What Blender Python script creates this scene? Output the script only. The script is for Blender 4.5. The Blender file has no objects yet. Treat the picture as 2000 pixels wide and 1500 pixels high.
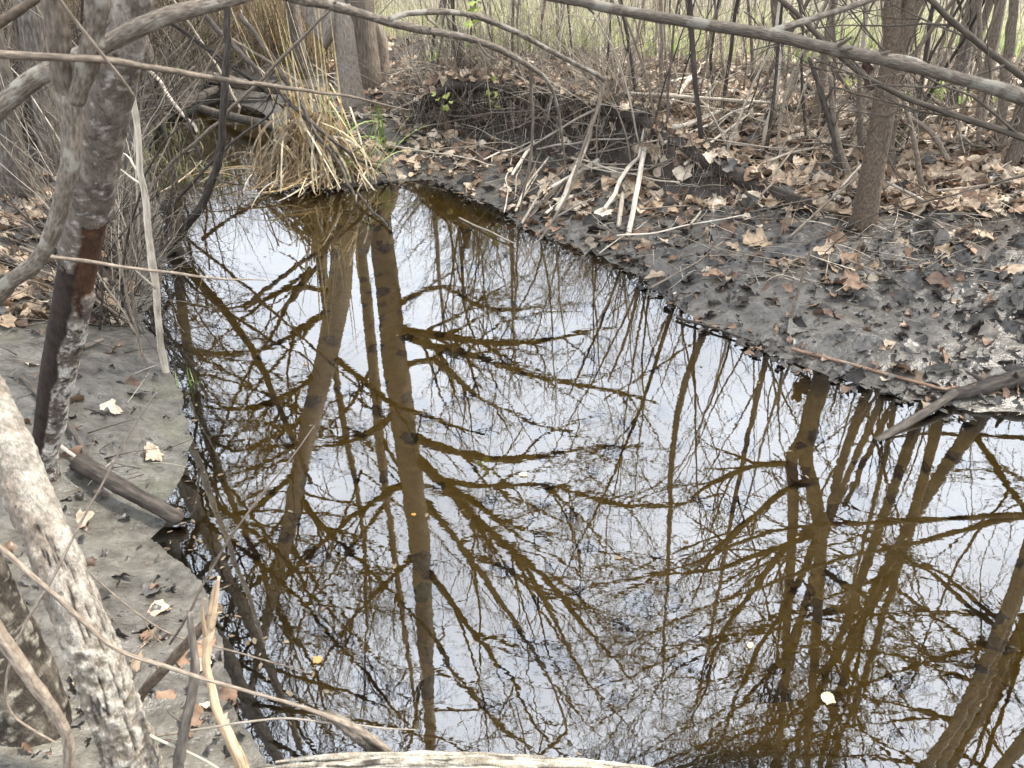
import bpy, math, random
import numpy as np
from mathutils import Vector

S = bpy.context.scene
RAD = math.radians
rng = np.random.default_rng(11)
random.seed(5)

# ------------------------------------------------------------------ camera
CAMZ, PITCH, FPX = 1.6, RAD(30.0), 1500.0        # lens in pixels of the 2000 x 1500 photograph
cam = bpy.data.cameras.new("camera")
cam.sensor_width = 36.0
cam.lens = 27.0
cam.clip_start, cam.clip_end = 0.05, 1000.0
cam.dof.use_dof = True
cam.dof.focus_distance = 4.2
cam.dof.aperture_fstop = 10.0
camo = bpy.data.objects.new("camera", cam)
S.collection.objects.link(camo)
camo.location = (0, 0, CAMZ)
camo.rotation_euler = (math.pi / 2 - PITCH, 0, 0)
S.camera = camo

# ------------------------------------------------------------------ sky, sun, exposure
SUN_EL, SUN_AZ = RAD(54), RAD(74)               # azimuth from +Y towards +X
world = bpy.data.worlds.new("World")
S.world = world
world.use_nodes = True
wt = world.node_tree
wt.nodes.clear()
wo = wt.nodes.new("ShaderNodeOutputWorld")
wb = wt.nodes.new("ShaderNodeBackground")
wb.inputs["Strength"].default_value = 0.10
sky = wt.nodes.new("ShaderNodeTexSky")
sky.sky_type = 'NISHITA'
sky.sun_disc = False
sky.sun_elevation = SUN_EL
sky.sun_rotation = SUN_AZ
sky.dust_density = 2.0
tc = wt.nodes.new("ShaderNodeTexCoord")
mp = wt.nodes.new("ShaderNodeMapping")
mp.inputs["Scale"].default_value = (1.6, 1.6, 3.0)
cn = wt.nodes.new("ShaderNodeTexNoise")
cn.inputs["Scale"].default_value = 2.2
cn.inputs["Detail"].default_value = 6
cn.inputs["Roughness"].default_value = 0.55
cr = wt.nodes.new("ShaderNodeMapRange")
cr.inputs["From Min"].default_value = 0.30
cr.inputs["From Max"].default_value = 0.62
cr.inputs["To Min"].default_value = 0.62
cr.inputs["To Max"].default_value = 0.97
wm = wt.nodes.new("ShaderNodeMix")
wm.data_type = 'RGBA'
wm.inputs[7].default_value = (16.6, 17.9, 19.9, 1)     # thin bright cloud
wt.links.new(tc.outputs["Generated"], mp.inputs[0])
wt.links.new(mp.outputs[0], cn.inputs["Vector"])
wt.links.new(cn.outputs[0], cr.inputs[0])
wt.links.new(cr.outputs[0], wm.inputs[0])
wt.links.new(sky.outputs[0], wm.inputs[6])
wt.links.new(wm.outputs[2], wb.inputs[0])
wt.links.new(wb.outputs[0], wo.inputs[0])

sl = bpy.data.lights.new("sun", 'SUN')
sl.energy = 5.0
sl.angle = RAD(5)
sl.color = (1.0, 0.94, 0.85)
so = bpy.data.objects.new("sun", sl)
S.collection.objects.link(so)
sd = Vector((math.sin(SUN_AZ) * math.cos(SUN_EL), math.cos(SUN_AZ) * math.cos(SUN_EL), math.sin(SUN_EL)))
so.rotation_euler = sd.to_track_quat('Z', 'Y').to_euler()
so.location = (8, 6, 12)

S.view_settings.view_transform = 'Standard'
S.view_settings.look = 'None'
S.view_settings.exposure = 1.05
S.view_settings.gamma = 1.0
S.cycles.max_bounces = 8
S.cycles.transparent_max_bounces = 8
S.cycles.caustics_reflective = False
S.cycles.caustics_refractive = False

# ------------------------------------------------------------------ numbers
cp, sp = math.cos(PITCH), math.sin(PITCH)

def ray(px, py):
    u, v = (px - 1000.0) / FPX, (750.0 - py) / FPX
    return np.array([u, cp + v * sp, -sp + v * cp])

def at(px, py, Y):
    d = ray(px, py)
    t = Y / d[1]
    return np.array([d[0] * t, Y, CAMZ + d[2] * t])

def mir(px, py, Y):                                # where a thing seen mirrored in the water stands
    p = at(px, py, Y)
    p[2] = -p[2]
    return p

def z0(px, py):
    d = ray(px, py)
    t = CAMZ / -d[2]
    return (d[0] * t, d[1] * t)

def sstep(a, b, x):
    t = np.clip((x - a) / (b - a), 0, 1)
    return t * t * (3 - 2 * t)

def h3(ix, iy, iz, seed):
    n = (ix * 374761393 + iy * 668265263 + iz * 1274126177 + seed * 982451653) & 0xFFFFFFFF
    n = ((n ^ (n >> 13)) * 1274126177) & 0xFFFFFFFF
    n = (n ^ (n >> 16)) & 0xFFFFFF
    return n / float(0xFFFFFF)

def vn(x, y, z=0.0, seed=0):                       # value noise, -1 .. 1
    x = np.asarray(x, float); y = np.asarray(y, float); z = np.asarray(z, float) + np.zeros_like(x)
    ix, iy, iz = (np.floor(a).astype(np.int64) for a in (x, y, z))
    fx, fy, fz = x - ix, y - iy, z - iz
    fx, fy, fz = (f * f * (3 - 2 * f) for f in (fx, fy, fz))
    r = 0.0
    for a in (0, 1):
        for b in (0, 1):
            for c in (0, 1):
                w = (fx if a else 1 - fx) * (fy if b else 1 - fy) * (fz if c else 1 - fz)
                r = r + w * h3(ix + a, iy + b, iz + c, seed)
    return r * 2 - 1

def fbm(x, y, z=0.0, o=4, seed=0):
    r, a, f = 0.0, 0.5, 1.0
    for k in range(o):
        r = r + a * vn(np.asarray(x) * f, np.asarray(y) * f, np.asarray(z) * f, seed + k)
        a *= 0.5; f *= 2.03
    return r

# ------------------------------------------------------------------ the creek's outline (z = 0)
SHORE_PX = [(520, 1497), (470, 1400), (440, 1300), (420, 1230), (402, 1160), (372, 1110), (318, 1078), (300, 1052), (335, 1022),
            (322, 985), (352, 940), (372, 895), (374, 850), (360, 800), (346, 745), (330, 690), (302, 655), (276, 628),
            (292, 598), (318, 560), (326, 500), (322, 440), (308, 395), (292, 350), (288, 300), (300, 255), (340, 225), (390, 205),
            (440, 196), (500, 212), (540, 240), (548, 275), (540, 310), (580, 350), (640, 372), (720, 362), (780, 352), (840, 352), (890, 372),
            (940, 392), (985, 410), (1010, 438), (1080, 470), (1160, 495), (1240, 536), (1290, 575), (1340, 612), (1400, 645),
            (1460, 672), (1530, 702), (1600, 728), (1680, 750), (1760, 775), (1830, 790), (1900, 802), (2000, 806)]
SHORE = [z0(*p) for p in SHORE_PX]
SHORE += [(2.7, 2.45), (4.0, 2.0), (7.0, 1.5), (7.0, 0.6), (3.0, 0.85), (2.0, 0.95), (1.0, 0.93), (0.3, 0.97), (-0.15, 0.99)]
SH = np.array(SHORE)

def sdf(x, y):                                     # + on land, - in the creek
    x = np.asarray(x, float); y = np.asarray(y, float)
    d2 = np.full(x.shape, 1e9)
    ins = np.zeros(x.shape, bool)
    n = len(SH)
    for i in range(n):
        ax, ay = SH[i]; bx, by = SH[(i + 1) % n]
        ex, ey = bx - ax, by - ay
        wx, wy = x - ax, y - ay
        t = np.clip((wx * ex + wy * ey) / (ex * ex + ey * ey), 0, 1)
        d2 = np.minimum(d2, (wx - ex * t) ** 2 + (wy - ey * t) ** 2)
        c = ((ay <= y) & (by > y)) | ((by <= y) & (ay > y))
        with np.errstate(divide='ignore', invalid='ignore'):
            xi = ax + (y - ay) * (bx - ax) / (by - ay if by != ay else 1e-9)
        ins ^= c & (x < xi)
    d = np.sqrt(d2)
    return np.where(ins, -d, d)

def cutbank(x, y):                                 # 1 where the far bank is undercut and steep
    return sstep(-1.0, -0.4, x) * (1 - sstep(0.75, 1.7, x)) * sstep(3.8, 4.8, y)

def hgt(x, y):
    x = np.asarray(x, float); y = np.asarray(y, float)
    d = sdf(x, y)
    d = d + 0.05 * fbm(x * 3.1, y * 3.1, 0, 3, 7) * sstep(0, 0.15, np.abs(d)) + 0.015 * vn(x * 17, y * 17, 0, 3)
    left = (x < -0.2) & (y < 6.0)
    flat = 0.07 * sstep(-0.03, 0.35, d) + 0.42 * sstep(0.35, 2.5, d)
    steep = 0.09 * sstep(-0.03, 0.5, d) + 0.06 * sstep(0.5, 0.9, d) + 0.44 * sstep(0.93, 1.10, d + 0.12 * fbm(x * 2.3, y * 2.3, 0, 2, 23))
    c = cutbank(x, y)
    right = flat * (1 - c) + steep * c
    lft = 0.13 * sstep(-0.03, 0.45, d) + 0.42 * sstep(0.3, 1.7, d)
    w = sstep(-0.9, 0.1, x + 0.1 * (y - 4.0)) * (1 - sstep(3.0, 2.0, y) * 0) 
    near = 1 - sstep(0.9, 1.3, y)
    lw = np.where(y < 5.6, 1 - sstep(-1.2, -0.4, x), (1 - sstep(-3.2, -2.2, x)))
    h = right * (1 - lw) + lft * lw
    h = np.where((y < 1.05) & (x > -0.6), 0.16 * sstep(-0.02, 0.35, d), h)
    land = sstep(0.0, 0.3, d)
    h = h + land * (0.030 * fbm(x * 2.2, y * 2.2, 0, 3, 41) + 0.022 * fbm(x * 7, y * 7, 0, 3, 51) + 0.016 * np.abs(vn(x * 13, y * 13, 0, 55))) + sstep(-.02, .05, d) * 0.006 * fbm(x * 23, y * 23, 0, 2, 61)
    h = h + 0.20 * np.exp(-((x + 1.35) ** 2 + (y - 7.85) ** 2) / .6)
    far = sstep(12, 40, np.hypot(x, y))
    h = h + far * 0.35 * fbm(x * 0.05, y * 0.05, 0, 2, 71)
    bed = -0.30 * sstep(0.0, 1.0, -d) - 0.12 * np.minimum(np.maximum(-d, 0), .4) + 0.012 * fbm(x * 5, y * 5, 0, 3, 81) * sstep(0, .15, -d)
    low = np.maximum(h, 0.004 + 0.02 * sstep(0.02, 0.2, d)) * sstep(-.01, .10, d) + .06 * np.clip(d, 0, .05)
    return np.where(d > 0, low, np.minimum(bed, 0))

def hz(x, y):
    return float(hgt(np.array([x]), np.array([y]))[0])

_ts = np.concatenate([np.linspace(0.8, 12, 500), np.linspace(12.05, 40, 150)])
def G(px, py):                                     # where the line of sight of a photo pixel meets the ground
    d = ray(px, py)
    L = d / np.linalg.norm(d)
    X, Yv, Z = L[0] * _ts, L[1] * _ts, CAMZ + L[2] * _ts
    g = np.maximum(hgt(X, Yv), 0.0)
    b = np.nonzero(Z < g)[0]
    i = b[0] if len(b) else len(_ts) - 1
    return np.array([X[i], Yv[i], g[i]])

# ------------------------------------------------------------------ mesh builder
class MB:
    def __init__(s):
        s.v, s.f, s.uv, s.c, s.n = [], [], [], [], 0
    def add(s, V, F, UV=None, C=None):             # V (n,3)  F (m,4) int  UV (n,2) per vertex  C (n,3)
        s.v.append(V); s.f.append(F + s.n)
        s.uv.append(UV if UV is not None else np.zeros((len(V), 2)))
        s.c.append(C if C is not None else np.ones((len(V), 3)))
        s.n += len(V)
    def mesh(s, name, mat, smooth=True):
        V = np.concatenate(s.v); F = np.concatenate(s.f); UV = np.concatenate(s.uv); C = np.concatenate(s.c)
        me = bpy.data.meshes.new(name)
        me.vertices.add(len(V)); me.vertices.foreach_set("co", V.astype(np.float32).ravel())
        me.loops.add(F.size); me.loops.foreach_set("vertex_index", F.astype(np.int32).ravel())
        me.polygons.add(len(F))
        me.polygons.foreach_set("loop_start", (np.arange(len(F)) * 4).astype(np.int32))
        me.polygons.foreach_set("loop_total", np.full(len(F), 4, np.int32))
        me.polygons.foreach_set("use_smooth", np.full(len(F), smooth))
        u = me.uv_layers.new(name="UVMap")
        u.data.foreach_set("uv", UV[F.ravel()].astype(np.float32).ravel())
        a = me.color_attributes.new("tint", 'FLOAT_COLOR', 'POINT')
        a.data.foreach_set("color", np.concatenate([C, np.ones((len(C), 1))], 1).astype(np.float32).ravel())
        me.update(calc_edges=True)
        me.validate()
        if mat: me.materials.append(mat)
        return me

def unit(a):
    return a / np.maximum(np.linalg.norm(a, axis=-1, keepdims=True), 1e-9)

def tubes(mb, P, R, sides=5, tint=None, cap=True, rough=0.0, rseed=0, rfreq=(3, 20)):
    """P (T,N,3) centre lines, R (T,N) radii"""
    P = np.asarray(P, float); R = np.asarray(R, float)
    if P.ndim == 2: P, R = P[None], R[None]
    if cap:                                        # closed rounded ends
        d0, d1 = unit(P[:, 0] - P[:, 1]), unit(P[:, -1] - P[:, -2])
        P = np.concatenate([(P[:, 0] + d0 * R[:, :1] * 0.35)[:, None], P, (P[:, -1] + d1 * R[:, -1:] * 0.5)[:, None]], 1)
        R = np.concatenate([R[:, :1] * 0.15, R, R[:, -1:] * 0.1], 1)
    T, N = R.shape
    t = np.gradient(P, axis=1)
    t = unit(t)
    chord = unit(P[:, -1] - P[:, 0])
    if T <= 4 and N > 3:
        ref = []
        for k in range(T):
            q = P[k] - P[k].mean(0)
            _, sv, vt = np.linalg.svd(q, full_matrices=False)
            ref.append(vt[2])
        ref = np.array(ref)
    else:
        rnd = rng.normal(size=(T, 3))
        ref = unit(np.cross(chord, rnd))
    n1 = unit(np.cross(t, ref[:, None, :]))
    n2 = np.cross(t, n1)
    ang = np.linspace(0, 2 * math.pi, sides, endpoint=False)
    ca, sa = np.cos(ang), np.sin(ang)
    ln = np.concatenate([np.zeros((T, 1)), np.cumsum(np.linalg.norm(np.diff(P, axis=1), axis=2), 1)], 1)
    RR = R[:, :, None] * np.ones(sides)
    if rough > 0:
        RR = RR * (1 + rough * fbm(np.broadcast_to(ca * rfreq[0] + 9, RR.shape), np.broadcast_to(sa * rfreq[0] + 5, RR.shape),
                                   np.broadcast_to((ln * rfreq[1])[:, :, None], RR.shape), 4, rseed))
    V = P[:, :, None, :] + RR[..., None] * (n1[:, :, None, :] * ca[None, None, :, None] + n2[:, :, None, :] * sa[None, None, :, None])
    UV = np.stack([np.broadcast_to(np.abs(ang / math.pi - 1), RR.shape), np.broadcast_to(ln[:, :, None], RR.shape)], -1)
    UV[..., 0] *= R.max() * math.pi
    UV[..., 1] += (np.arange(T) * 0.737)[:, None, None]
    i = np.arange(N - 1)[:, None] * sides
    j = np.arange(sides)[None, :]
    q = np.stack([i + j, i + (j + 1) % sides, i + sides + (j + 1) % sides, i + sides + j], -1).reshape(-1, 4)
    F = (q[None] + (np.arange(T) * N * sides)[:, None, None]).reshape(-1, 4)
    C = None
    if tint is not None:
        tint = np.asarray(tint, float)
        C = np.broadcast_to(tint.reshape((-1, 1, 1, 3)) if tint.ndim == 2 else tint, V.shape).reshape(-1, 3)
    mb.add(V.reshape(-1, 3), F, UV.reshape(-1, 2), C)
    return V.reshape(T, N, sides, 3)

def ribbons(mb, P, W, side, tint=None, fold=0.25):
    """flat leaves with a crease: P (T,N,3), W (T,N) half widths, side (T,3)"""
    T, N = W.shape
    t = unit(np.gradient(P, axis=1))
    s = unit(np.cross(np.cross(t, side[:, None, :]), t))
    up = np.cross(s, t)
    V = np.stack([P - s * W[..., None] + up * (fold * W)[..., None], P, P + s * W[..., None] + up * (fold * W)[..., None]], 2)
    i = np.arange(N - 1)[:, None] * 3
    j = np.arange(2)[None, :]
    q = np.stack([i + j, i + j + 1, i + 3 + j + 1, i + 3 + j], -1).reshape(-1, 4)
    F = (q[None] + (np.arange(T) * N * 3)[:, None, None]).reshape(-1, 4)
    C = None if tint is None else np.broadcast_to(tint[:, None, None, :], V.shape).reshape(-1, 3)
    UV = np.broadcast_to(np.stack([np.array([0, .5, 1.0])[None, :] * np.ones((N, 1)), np.linspace(0, 1, N)[:, None] * np.ones((1, 3))], -1), (T, N, 3, 2)).reshape(-1, 2)
    mb.add(V.reshape(-1, 3), F, UV, C)

def spline(pts, n):
    """smooth curve through the points, n samples evenly along it"""
    p = np.asarray(pts, float)
    if len(p) == 2:
        return p[0] + (p[1] - p[0]) * np.linspace(0, 1, n)[:, None]
    q = np.concatenate([[2 * p[0] - p[1]], p, [2 * p[-1] - p[-2]]])
    out = []
    for i in range(len(p) - 1):
        a, b, c, d = q[i:i + 4]
        t = np.linspace(0, 1, 12, endpoint=False)[:, None]
        out.append(0.5 * (2 * b + (c - a) * t + (2 * a - 5 * b + 4 * c - d) * t * t + (3 * b - a - 3 * c + d) * t ** 3))
    out.append(p[-1:])
    o = np.concatenate(out)
    l = np.concatenate([[0], np.cumsum(np.linalg.norm(np.diff(o, axis=0), axis=1))])
    s = np.linspace(0, l[-1], n)
    return np.stack([np.interp(s, l, o[:, k]) for k in range(o.shape[1])], 1)

def wiggle(P, amp, freq=3.0, seed=None):
    P = np.asarray(P, float).copy()
    s = rng.integers(1, 9999) if seed is None else seed
    l = np.concatenate([[0], np.cumsum(np.linalg.norm(np.diff(P, axis=0), axis=1))]) * freq
    for k in range(3):
        P[:, k] += amp * (vn(l, l * 0 + k * 7.3, 0, int(s)) + 0.5 * vn(l * 2.7, l * 0 + k * 3.1, 0, int(s) + 1))
    return P

def grow(P, R, k, ang=(30, 65), lf=(0.3, 0.6), t0=0.15, N=7, up=0.25, wig=0.06, rf=0.5, tip=0.25, minlen=0.05):
    """k side shoots on each parent line: returns (T*k, N, 3), (T*k, N)"""
    T, M = R.shape
    pl = np.linalg.norm(np.diff(P, axis=1), axis=2).sum(1)
    tt = rng.uniform(t0, 0.98, (T, k))
    idx = np.clip((tt * (M - 1)).astype(int), 0, M - 2)
    fr = tt * (M - 1) - idx
    ar = np.arange(T)[:, None]
    b = P[ar, idx] * (1 - fr)[..., None] + P[ar, idx + 1] * fr[..., None]
    tg = unit(P[ar, idx + 1] - P[ar, idx])
    rb = R[ar, idx] * (1 - fr) + R[ar, idx + 1] * fr
    rnd = rng.normal(size=(T, k, 3))
    sd_ = unit(np.cross(tg, rnd))
    a = np.radians(rng.uniform(ang[0], ang[1], (T, k)))[..., None]
    d = tg * np.cos(a) + sd_ * np.sin(a)
    ln = np.maximum(pl[:, None] * rng.uniform(lf[0], lf[1], (T, k)) * (1.1 - 0.6 * tt), minlen)
    s = np.linspace(0, 1, N)
    step = (ln / (N - 1))[..., None]
    Q = np.zeros((T, k, N, 3))
    Q[:, :, 0] = b
    for i in range(1, N):
        d = d + rng.normal(size=d.shape) * wig * 2.2
        d[..., 2] += up * 0.12
        d = unit(d)
        Q[:, :, i] = Q[:, :, i - 1] + d * step
    RR = (rb * rf)[..., None] * (1 - (1 - tip) * s)
    return Q.reshape(T * k, N, 3), RR.reshape(T * k, N)

# ------------------------------------------------------------------ materials
def mat(name):
    m = bpy.data.materials.new(name)
    m.use_nodes = True
    nt = m.node_tree
    return m, nt, nt.nodes["Principled BSDF"]

def nd(nt, typ, **kw):
    n = nt.nodes.new(typ)
    for k, v in kw.items():
        if k in n.inputs: n.inputs[k].default_value = v
        else: setattr(n, k, v)
    return n

def ramp(nt, fac, stops):
    r = nt.nodes.new("ShaderNodeValToRGB")
    e = r.color_ramp.elements
    while len(e) < len(stops): e.new(0.5)
    for el, (p, c) in zip(e, stops):
        el.position = p; el.color = (*c, 1)
    nt.links.new(fac, r.inputs[0])
    return r.outputs[0]

def mixc(nt, fac, a, b, mode='MIX'):
    m = nt.nodes.new("ShaderNodeMix"); m.data_type = 'RGBA'; m.blend_type = mode
    for sock, val in ((m.inputs[0], fac), (m.inputs[6], a), (m.inputs[7], b)):
        if hasattr(val, "is_linked") or hasattr(val, "links"): nt.links.new(val, sock)
        elif isinstance(val, (int, float)): sock.default_value = val
        else: sock.default_value = (*val, 1)
    return m.outputs[2]

def mathn(nt, op, a, b=0.0, clamp=False):
    m = nt.nodes.new("ShaderNodeMath"); m.operation = op; m.use_clamp = clamp
    for s, v in zip(m.inputs, (a, b)):
        if isinstance(v, (int, float)): s.default_value = v
        else: nt.links.new(v, s)
    return m.outputs[0]

def bumpn(nt, height, strength, dist, bs):
    b = nt.nodes.new("ShaderNodeBump")
    b.inputs["Strength"].default_value = strength
    b.inputs["Distance"].default_value = dist
    nt.links.new(height, b.inputs["Height"])
    nt.links.new(b.outputs[0], bs.inputs["Normal"])
    return b

def bark(name, dark, mid, light, rough=0.85, us=60.0, vs=14.0, bump=0.6, dist=0.004, lichen=None):
    """bark with furrows running along the stem (uv.y is metres along it)"""
    m, nt, bs = mat(name)
    uv = nd(nt, "ShaderNodeUVMap", uv_map="UVMap")
    mpn = nd(nt, "ShaderNodeMapping"); mpn.inputs["Scale"].default_value = (us, vs, 1)
    nt.links.new(uv.outputs[0], mpn.inputs[0])
    ge = nd(nt, "ShaderNodeNewGeometry")
    n1 = nd(nt, "ShaderNodeTexNoise", Scale=1.0, Detail=5.0, Roughness=0.6)
    nt.links.new(mpn.outputs[0], n1.inputs["Vector"])
    n2 = nd(nt, "ShaderNodeTexNoise", Scale=7.0, Detail=3.0)
    nt.links.new(ge.outputs["Position"], n2.inputs["Vector"])
    col = ramp(nt, n1.outputs[0], [(0.32, dark), (0.52, mid), (0.72, light)])
    col = mixc(nt, mathn(nt, 'MULTIPLY', n2.outputs[0], 0.55), col, tuple(0.45 * a for a in mid))
    if lichen:
        n3 = nd(nt, "ShaderNodeTexNoise", Scale=22.0, Detail=4.0)
        nt.links.new(ge.outputs["Position"], n3.inputs["Vector"])
        f = nd(nt, "ShaderNodeMapRange"); f.inputs["From Min"].default_value = 0.53; f.inputs["From Max"].default_value = 0.6
        nt.links.new(n3.outputs[0], f.inputs[0])
        col = mixc(nt, f.outputs[0], col, lichen)
    at_ = nd(nt, "ShaderNodeAttribute", attribute_name="tint")
    oi = nd(nt, "ShaderNodeObjectInfo")
    val = nd(nt, "ShaderNodeHueSaturation")
    nt.links.new(mathn(nt, 'ADD', mathn(nt, 'MULTIPLY', oi.outputs["Random"], 0.6), 0.7), val.inputs["Value"])
    nt.links.new(mixc(nt, 1.0, col, at_.outputs["Color"], 'MULTIPLY'), val.inputs["Color"])
    nt.links.new(val.outputs[0], bs.inputs["Base Color"])
    bs.inputs["Roughness"].default_value = rough
    bs.inputs["Specular IOR Level"].default_value = 0.25
    if bump > 0: bumpn(nt, n1.outputs[0], bump, dist, bs)
    return m

M = {}
M['bark_grey'] = bark("grey_bark", (.05, .041, .032), (.16, .135, .11), (.33, .29, .245))
M['bark_big'] = bark("ridged_bark", (.085, .066, .05), (.26, .21, .162), (.42, .35, .28), us=80, vs=9, dist=0.012, bump=0.9)
M['bark_front'] = bark("smooth_bark", (.16, .13, .10), (.34, .285, .23), (.48, .41, .335), us=50, vs=22, bump=0.5, dist=0.006)
M['bark_dark'] = bark("dark_wet_bark", (.022, .018, .014), (.07, .057, .046), (.15, .125, .10))
M['bark_crown'] = bark("twig_bark", (.03, .024, .018), (.075, .06, .045), (.13, .108, .085), bump=0)
M['bark_brown'] = bark("speckled_brown_bark", (.05, .036, .025), (.13, .095, .067), (.22, .17, .12), us=70, vs=55, bump=0.9, lichen=None)
M['stem_pale'] = bark("pale_stem", (.22, .18, .135), (.44, .38, .30), (.60, .54, .45), bump=0.2, dist=0.001)
M['stem_mid'] = bark("brown_stem", (.075, .058, .043), (.20, .16, .122), (.36, .30, .235), us=150, vs=40, bump=0.8, dist=0.002)
M['wood_pale'] = bark("peeled_wood", (.36, .30, .22), (.58, .51, .41), (.70, .63, .53), bump=0.3, dist=0.001, vs=9)
M['wood_tan'] = bark("splintered_wood", (.20, .135, .08), (.42, .31, .20), (.56, .45, .32), bump=0.6, dist=0.002, us=200, vs=6)
M['stick_brown'] = bark("fallen_stick_bark", (.05, .042, .034), (.14, .115, .09), (.25, .21, .17))
M['reed_rust'] = bark("rusty_reed", (.10, .06, .04), (.22, .14, .09), (.36, .31, .25), bump=0.2, dist=0.001)
M['twig_grey'] = bark("limb_grey", (.055, .043, .034), (.165, .135, .105), (.33, .28, .225), us=170, vs=55, bump=1.0, dist=0.004, lichen=(.235, .215, .175))

def plain(name, rough=0.7, transl=0.0, spec=0.25, vein=False, fine=False, var=0.25):
    m, nt, bs = mat(name)
    at_ = nd(nt, "ShaderNodeAttribute", attribute_name="tint")
    ge = nd(nt, "ShaderNodeNewGeometry")
    n = nd(nt, "ShaderNodeTexNoise", Scale=38.0, Detail=4.0)
    nt.links.new(ge.outputs["Position"], n.inputs["Vector"])
    f = nd(nt, "ShaderNodeMapRange"); f.inputs["From Min"].default_value = 0.3; f.inputs["From Max"].default_value = 0.7
    f.inputs["To Min"].default_value = 1 - var * 1.6; f.inputs["To Max"].default_value = 1 + var
    nt.links.new(n.outputs[0], f.inputs[0])
    v = nd(nt, "ShaderNodeHueSaturation")
    nt.links.new(at_.outputs["Color"], v.inputs["Color"])
    oi = nd(nt, "ShaderNodeObjectInfo")
    nt.links.new(mathn(nt, 'MULTIPLY', f.outputs[0], mathn(nt, 'ADD', mathn(nt, 'MULTIPLY', oi.outputs["Random"], 0.5), 0.75)), v.inputs["Value"])
    nt.links.new(v.outputs[0], bs.inputs["Base Color"])
    if fine:
        mpn = nd(nt, "ShaderNodeMapping"); mpn.inputs["Scale"].default_value = (230, 230, 60)
        nt.links.new(ge.outputs["Position"], mpn.inputs[0])
        n5 = nd(nt, "ShaderNodeTexNoise", Scale=1.0, Detail=6.0, Roughness=0.7)
        nt.links.new(mpn.outputs[0], n5.inputs["Vector"])
        vo = nd(nt, "ShaderNodeTexVoronoi", Scale=0.28); vo.feature = 'DISTANCE_TO_EDGE'
        nt.links.new(mpn.outputs[0], vo.inputs["Vector"])
        ck = nd(nt, "ShaderNodeMapRange"); ck.inputs["From Max"].default_value = 0.07; ck.inputs["To Min"].default_value = 0.82
        nt.links.new(vo.outputs["Distance"], ck.inputs[0])
        f5 = nd(nt, "ShaderNodeMapRange"); f5.inputs["From Min"].default_value = 0.3; f5.inputs["From Max"].default_value = 0.65
        f5.inputs["To Min"].default_value = 0.62; f5.inputs["To Max"].default_value = 1.5
        nt.links.new(n5.outputs[0], f5.inputs[0])
        old = v.inputs["Value"].links[0].from_socket
        both = mathn(nt, 'MULTIPLY', f5.outputs[0], ck.outputs[0])
        nt.links.new(mathn(nt, 'MULTIPLY', old, both), v.inputs["Value"])
        bumpn(nt, both, 0.8, 0.004, bs)
    bs.inputs["Roughness"].default_value = rough
    bs.inputs["Specular IOR Level"].default_value = spec
    if transl > 0:
        bs.inputs["Subsurface Weight"].default_value = 0.0
        tr = nd(nt, "ShaderNodeBsdfTranslucent")
        nt.links.new(v.outputs[0], tr.inputs[0])
        ms = nd(nt, "ShaderNodeMixShader"); ms.inputs[0].default_value = transl
        out = nt.nodes["Material Output"]
        nt.links.new(bs.outputs[0], ms.inputs[1]); nt.links.new(tr.outputs[0], ms.inputs[2])
        nt.links.new(ms.outputs[0], out.inputs[0])
    if vein:
        bumpn(nt, n.outputs[0], 0.4, 0.003, bs)
    return m

M['leaf'] = plain("dead_leaf", 0.62, 0.12, 0.3, vein=True)
M['blade'] = plain("dry_blade", 0.55, 0.4, 0.3)
M['mudleaf'] = plain("mud_coated_leaf", 0.42, 0.0, 0.5, vein=True)
M['green'] = plain("green_leaf", 0.5, 0.25, 0.3)
M['tinted'] = plain("weathered_bark", 0.85, 0.0, 0.2, fine=True)

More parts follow.
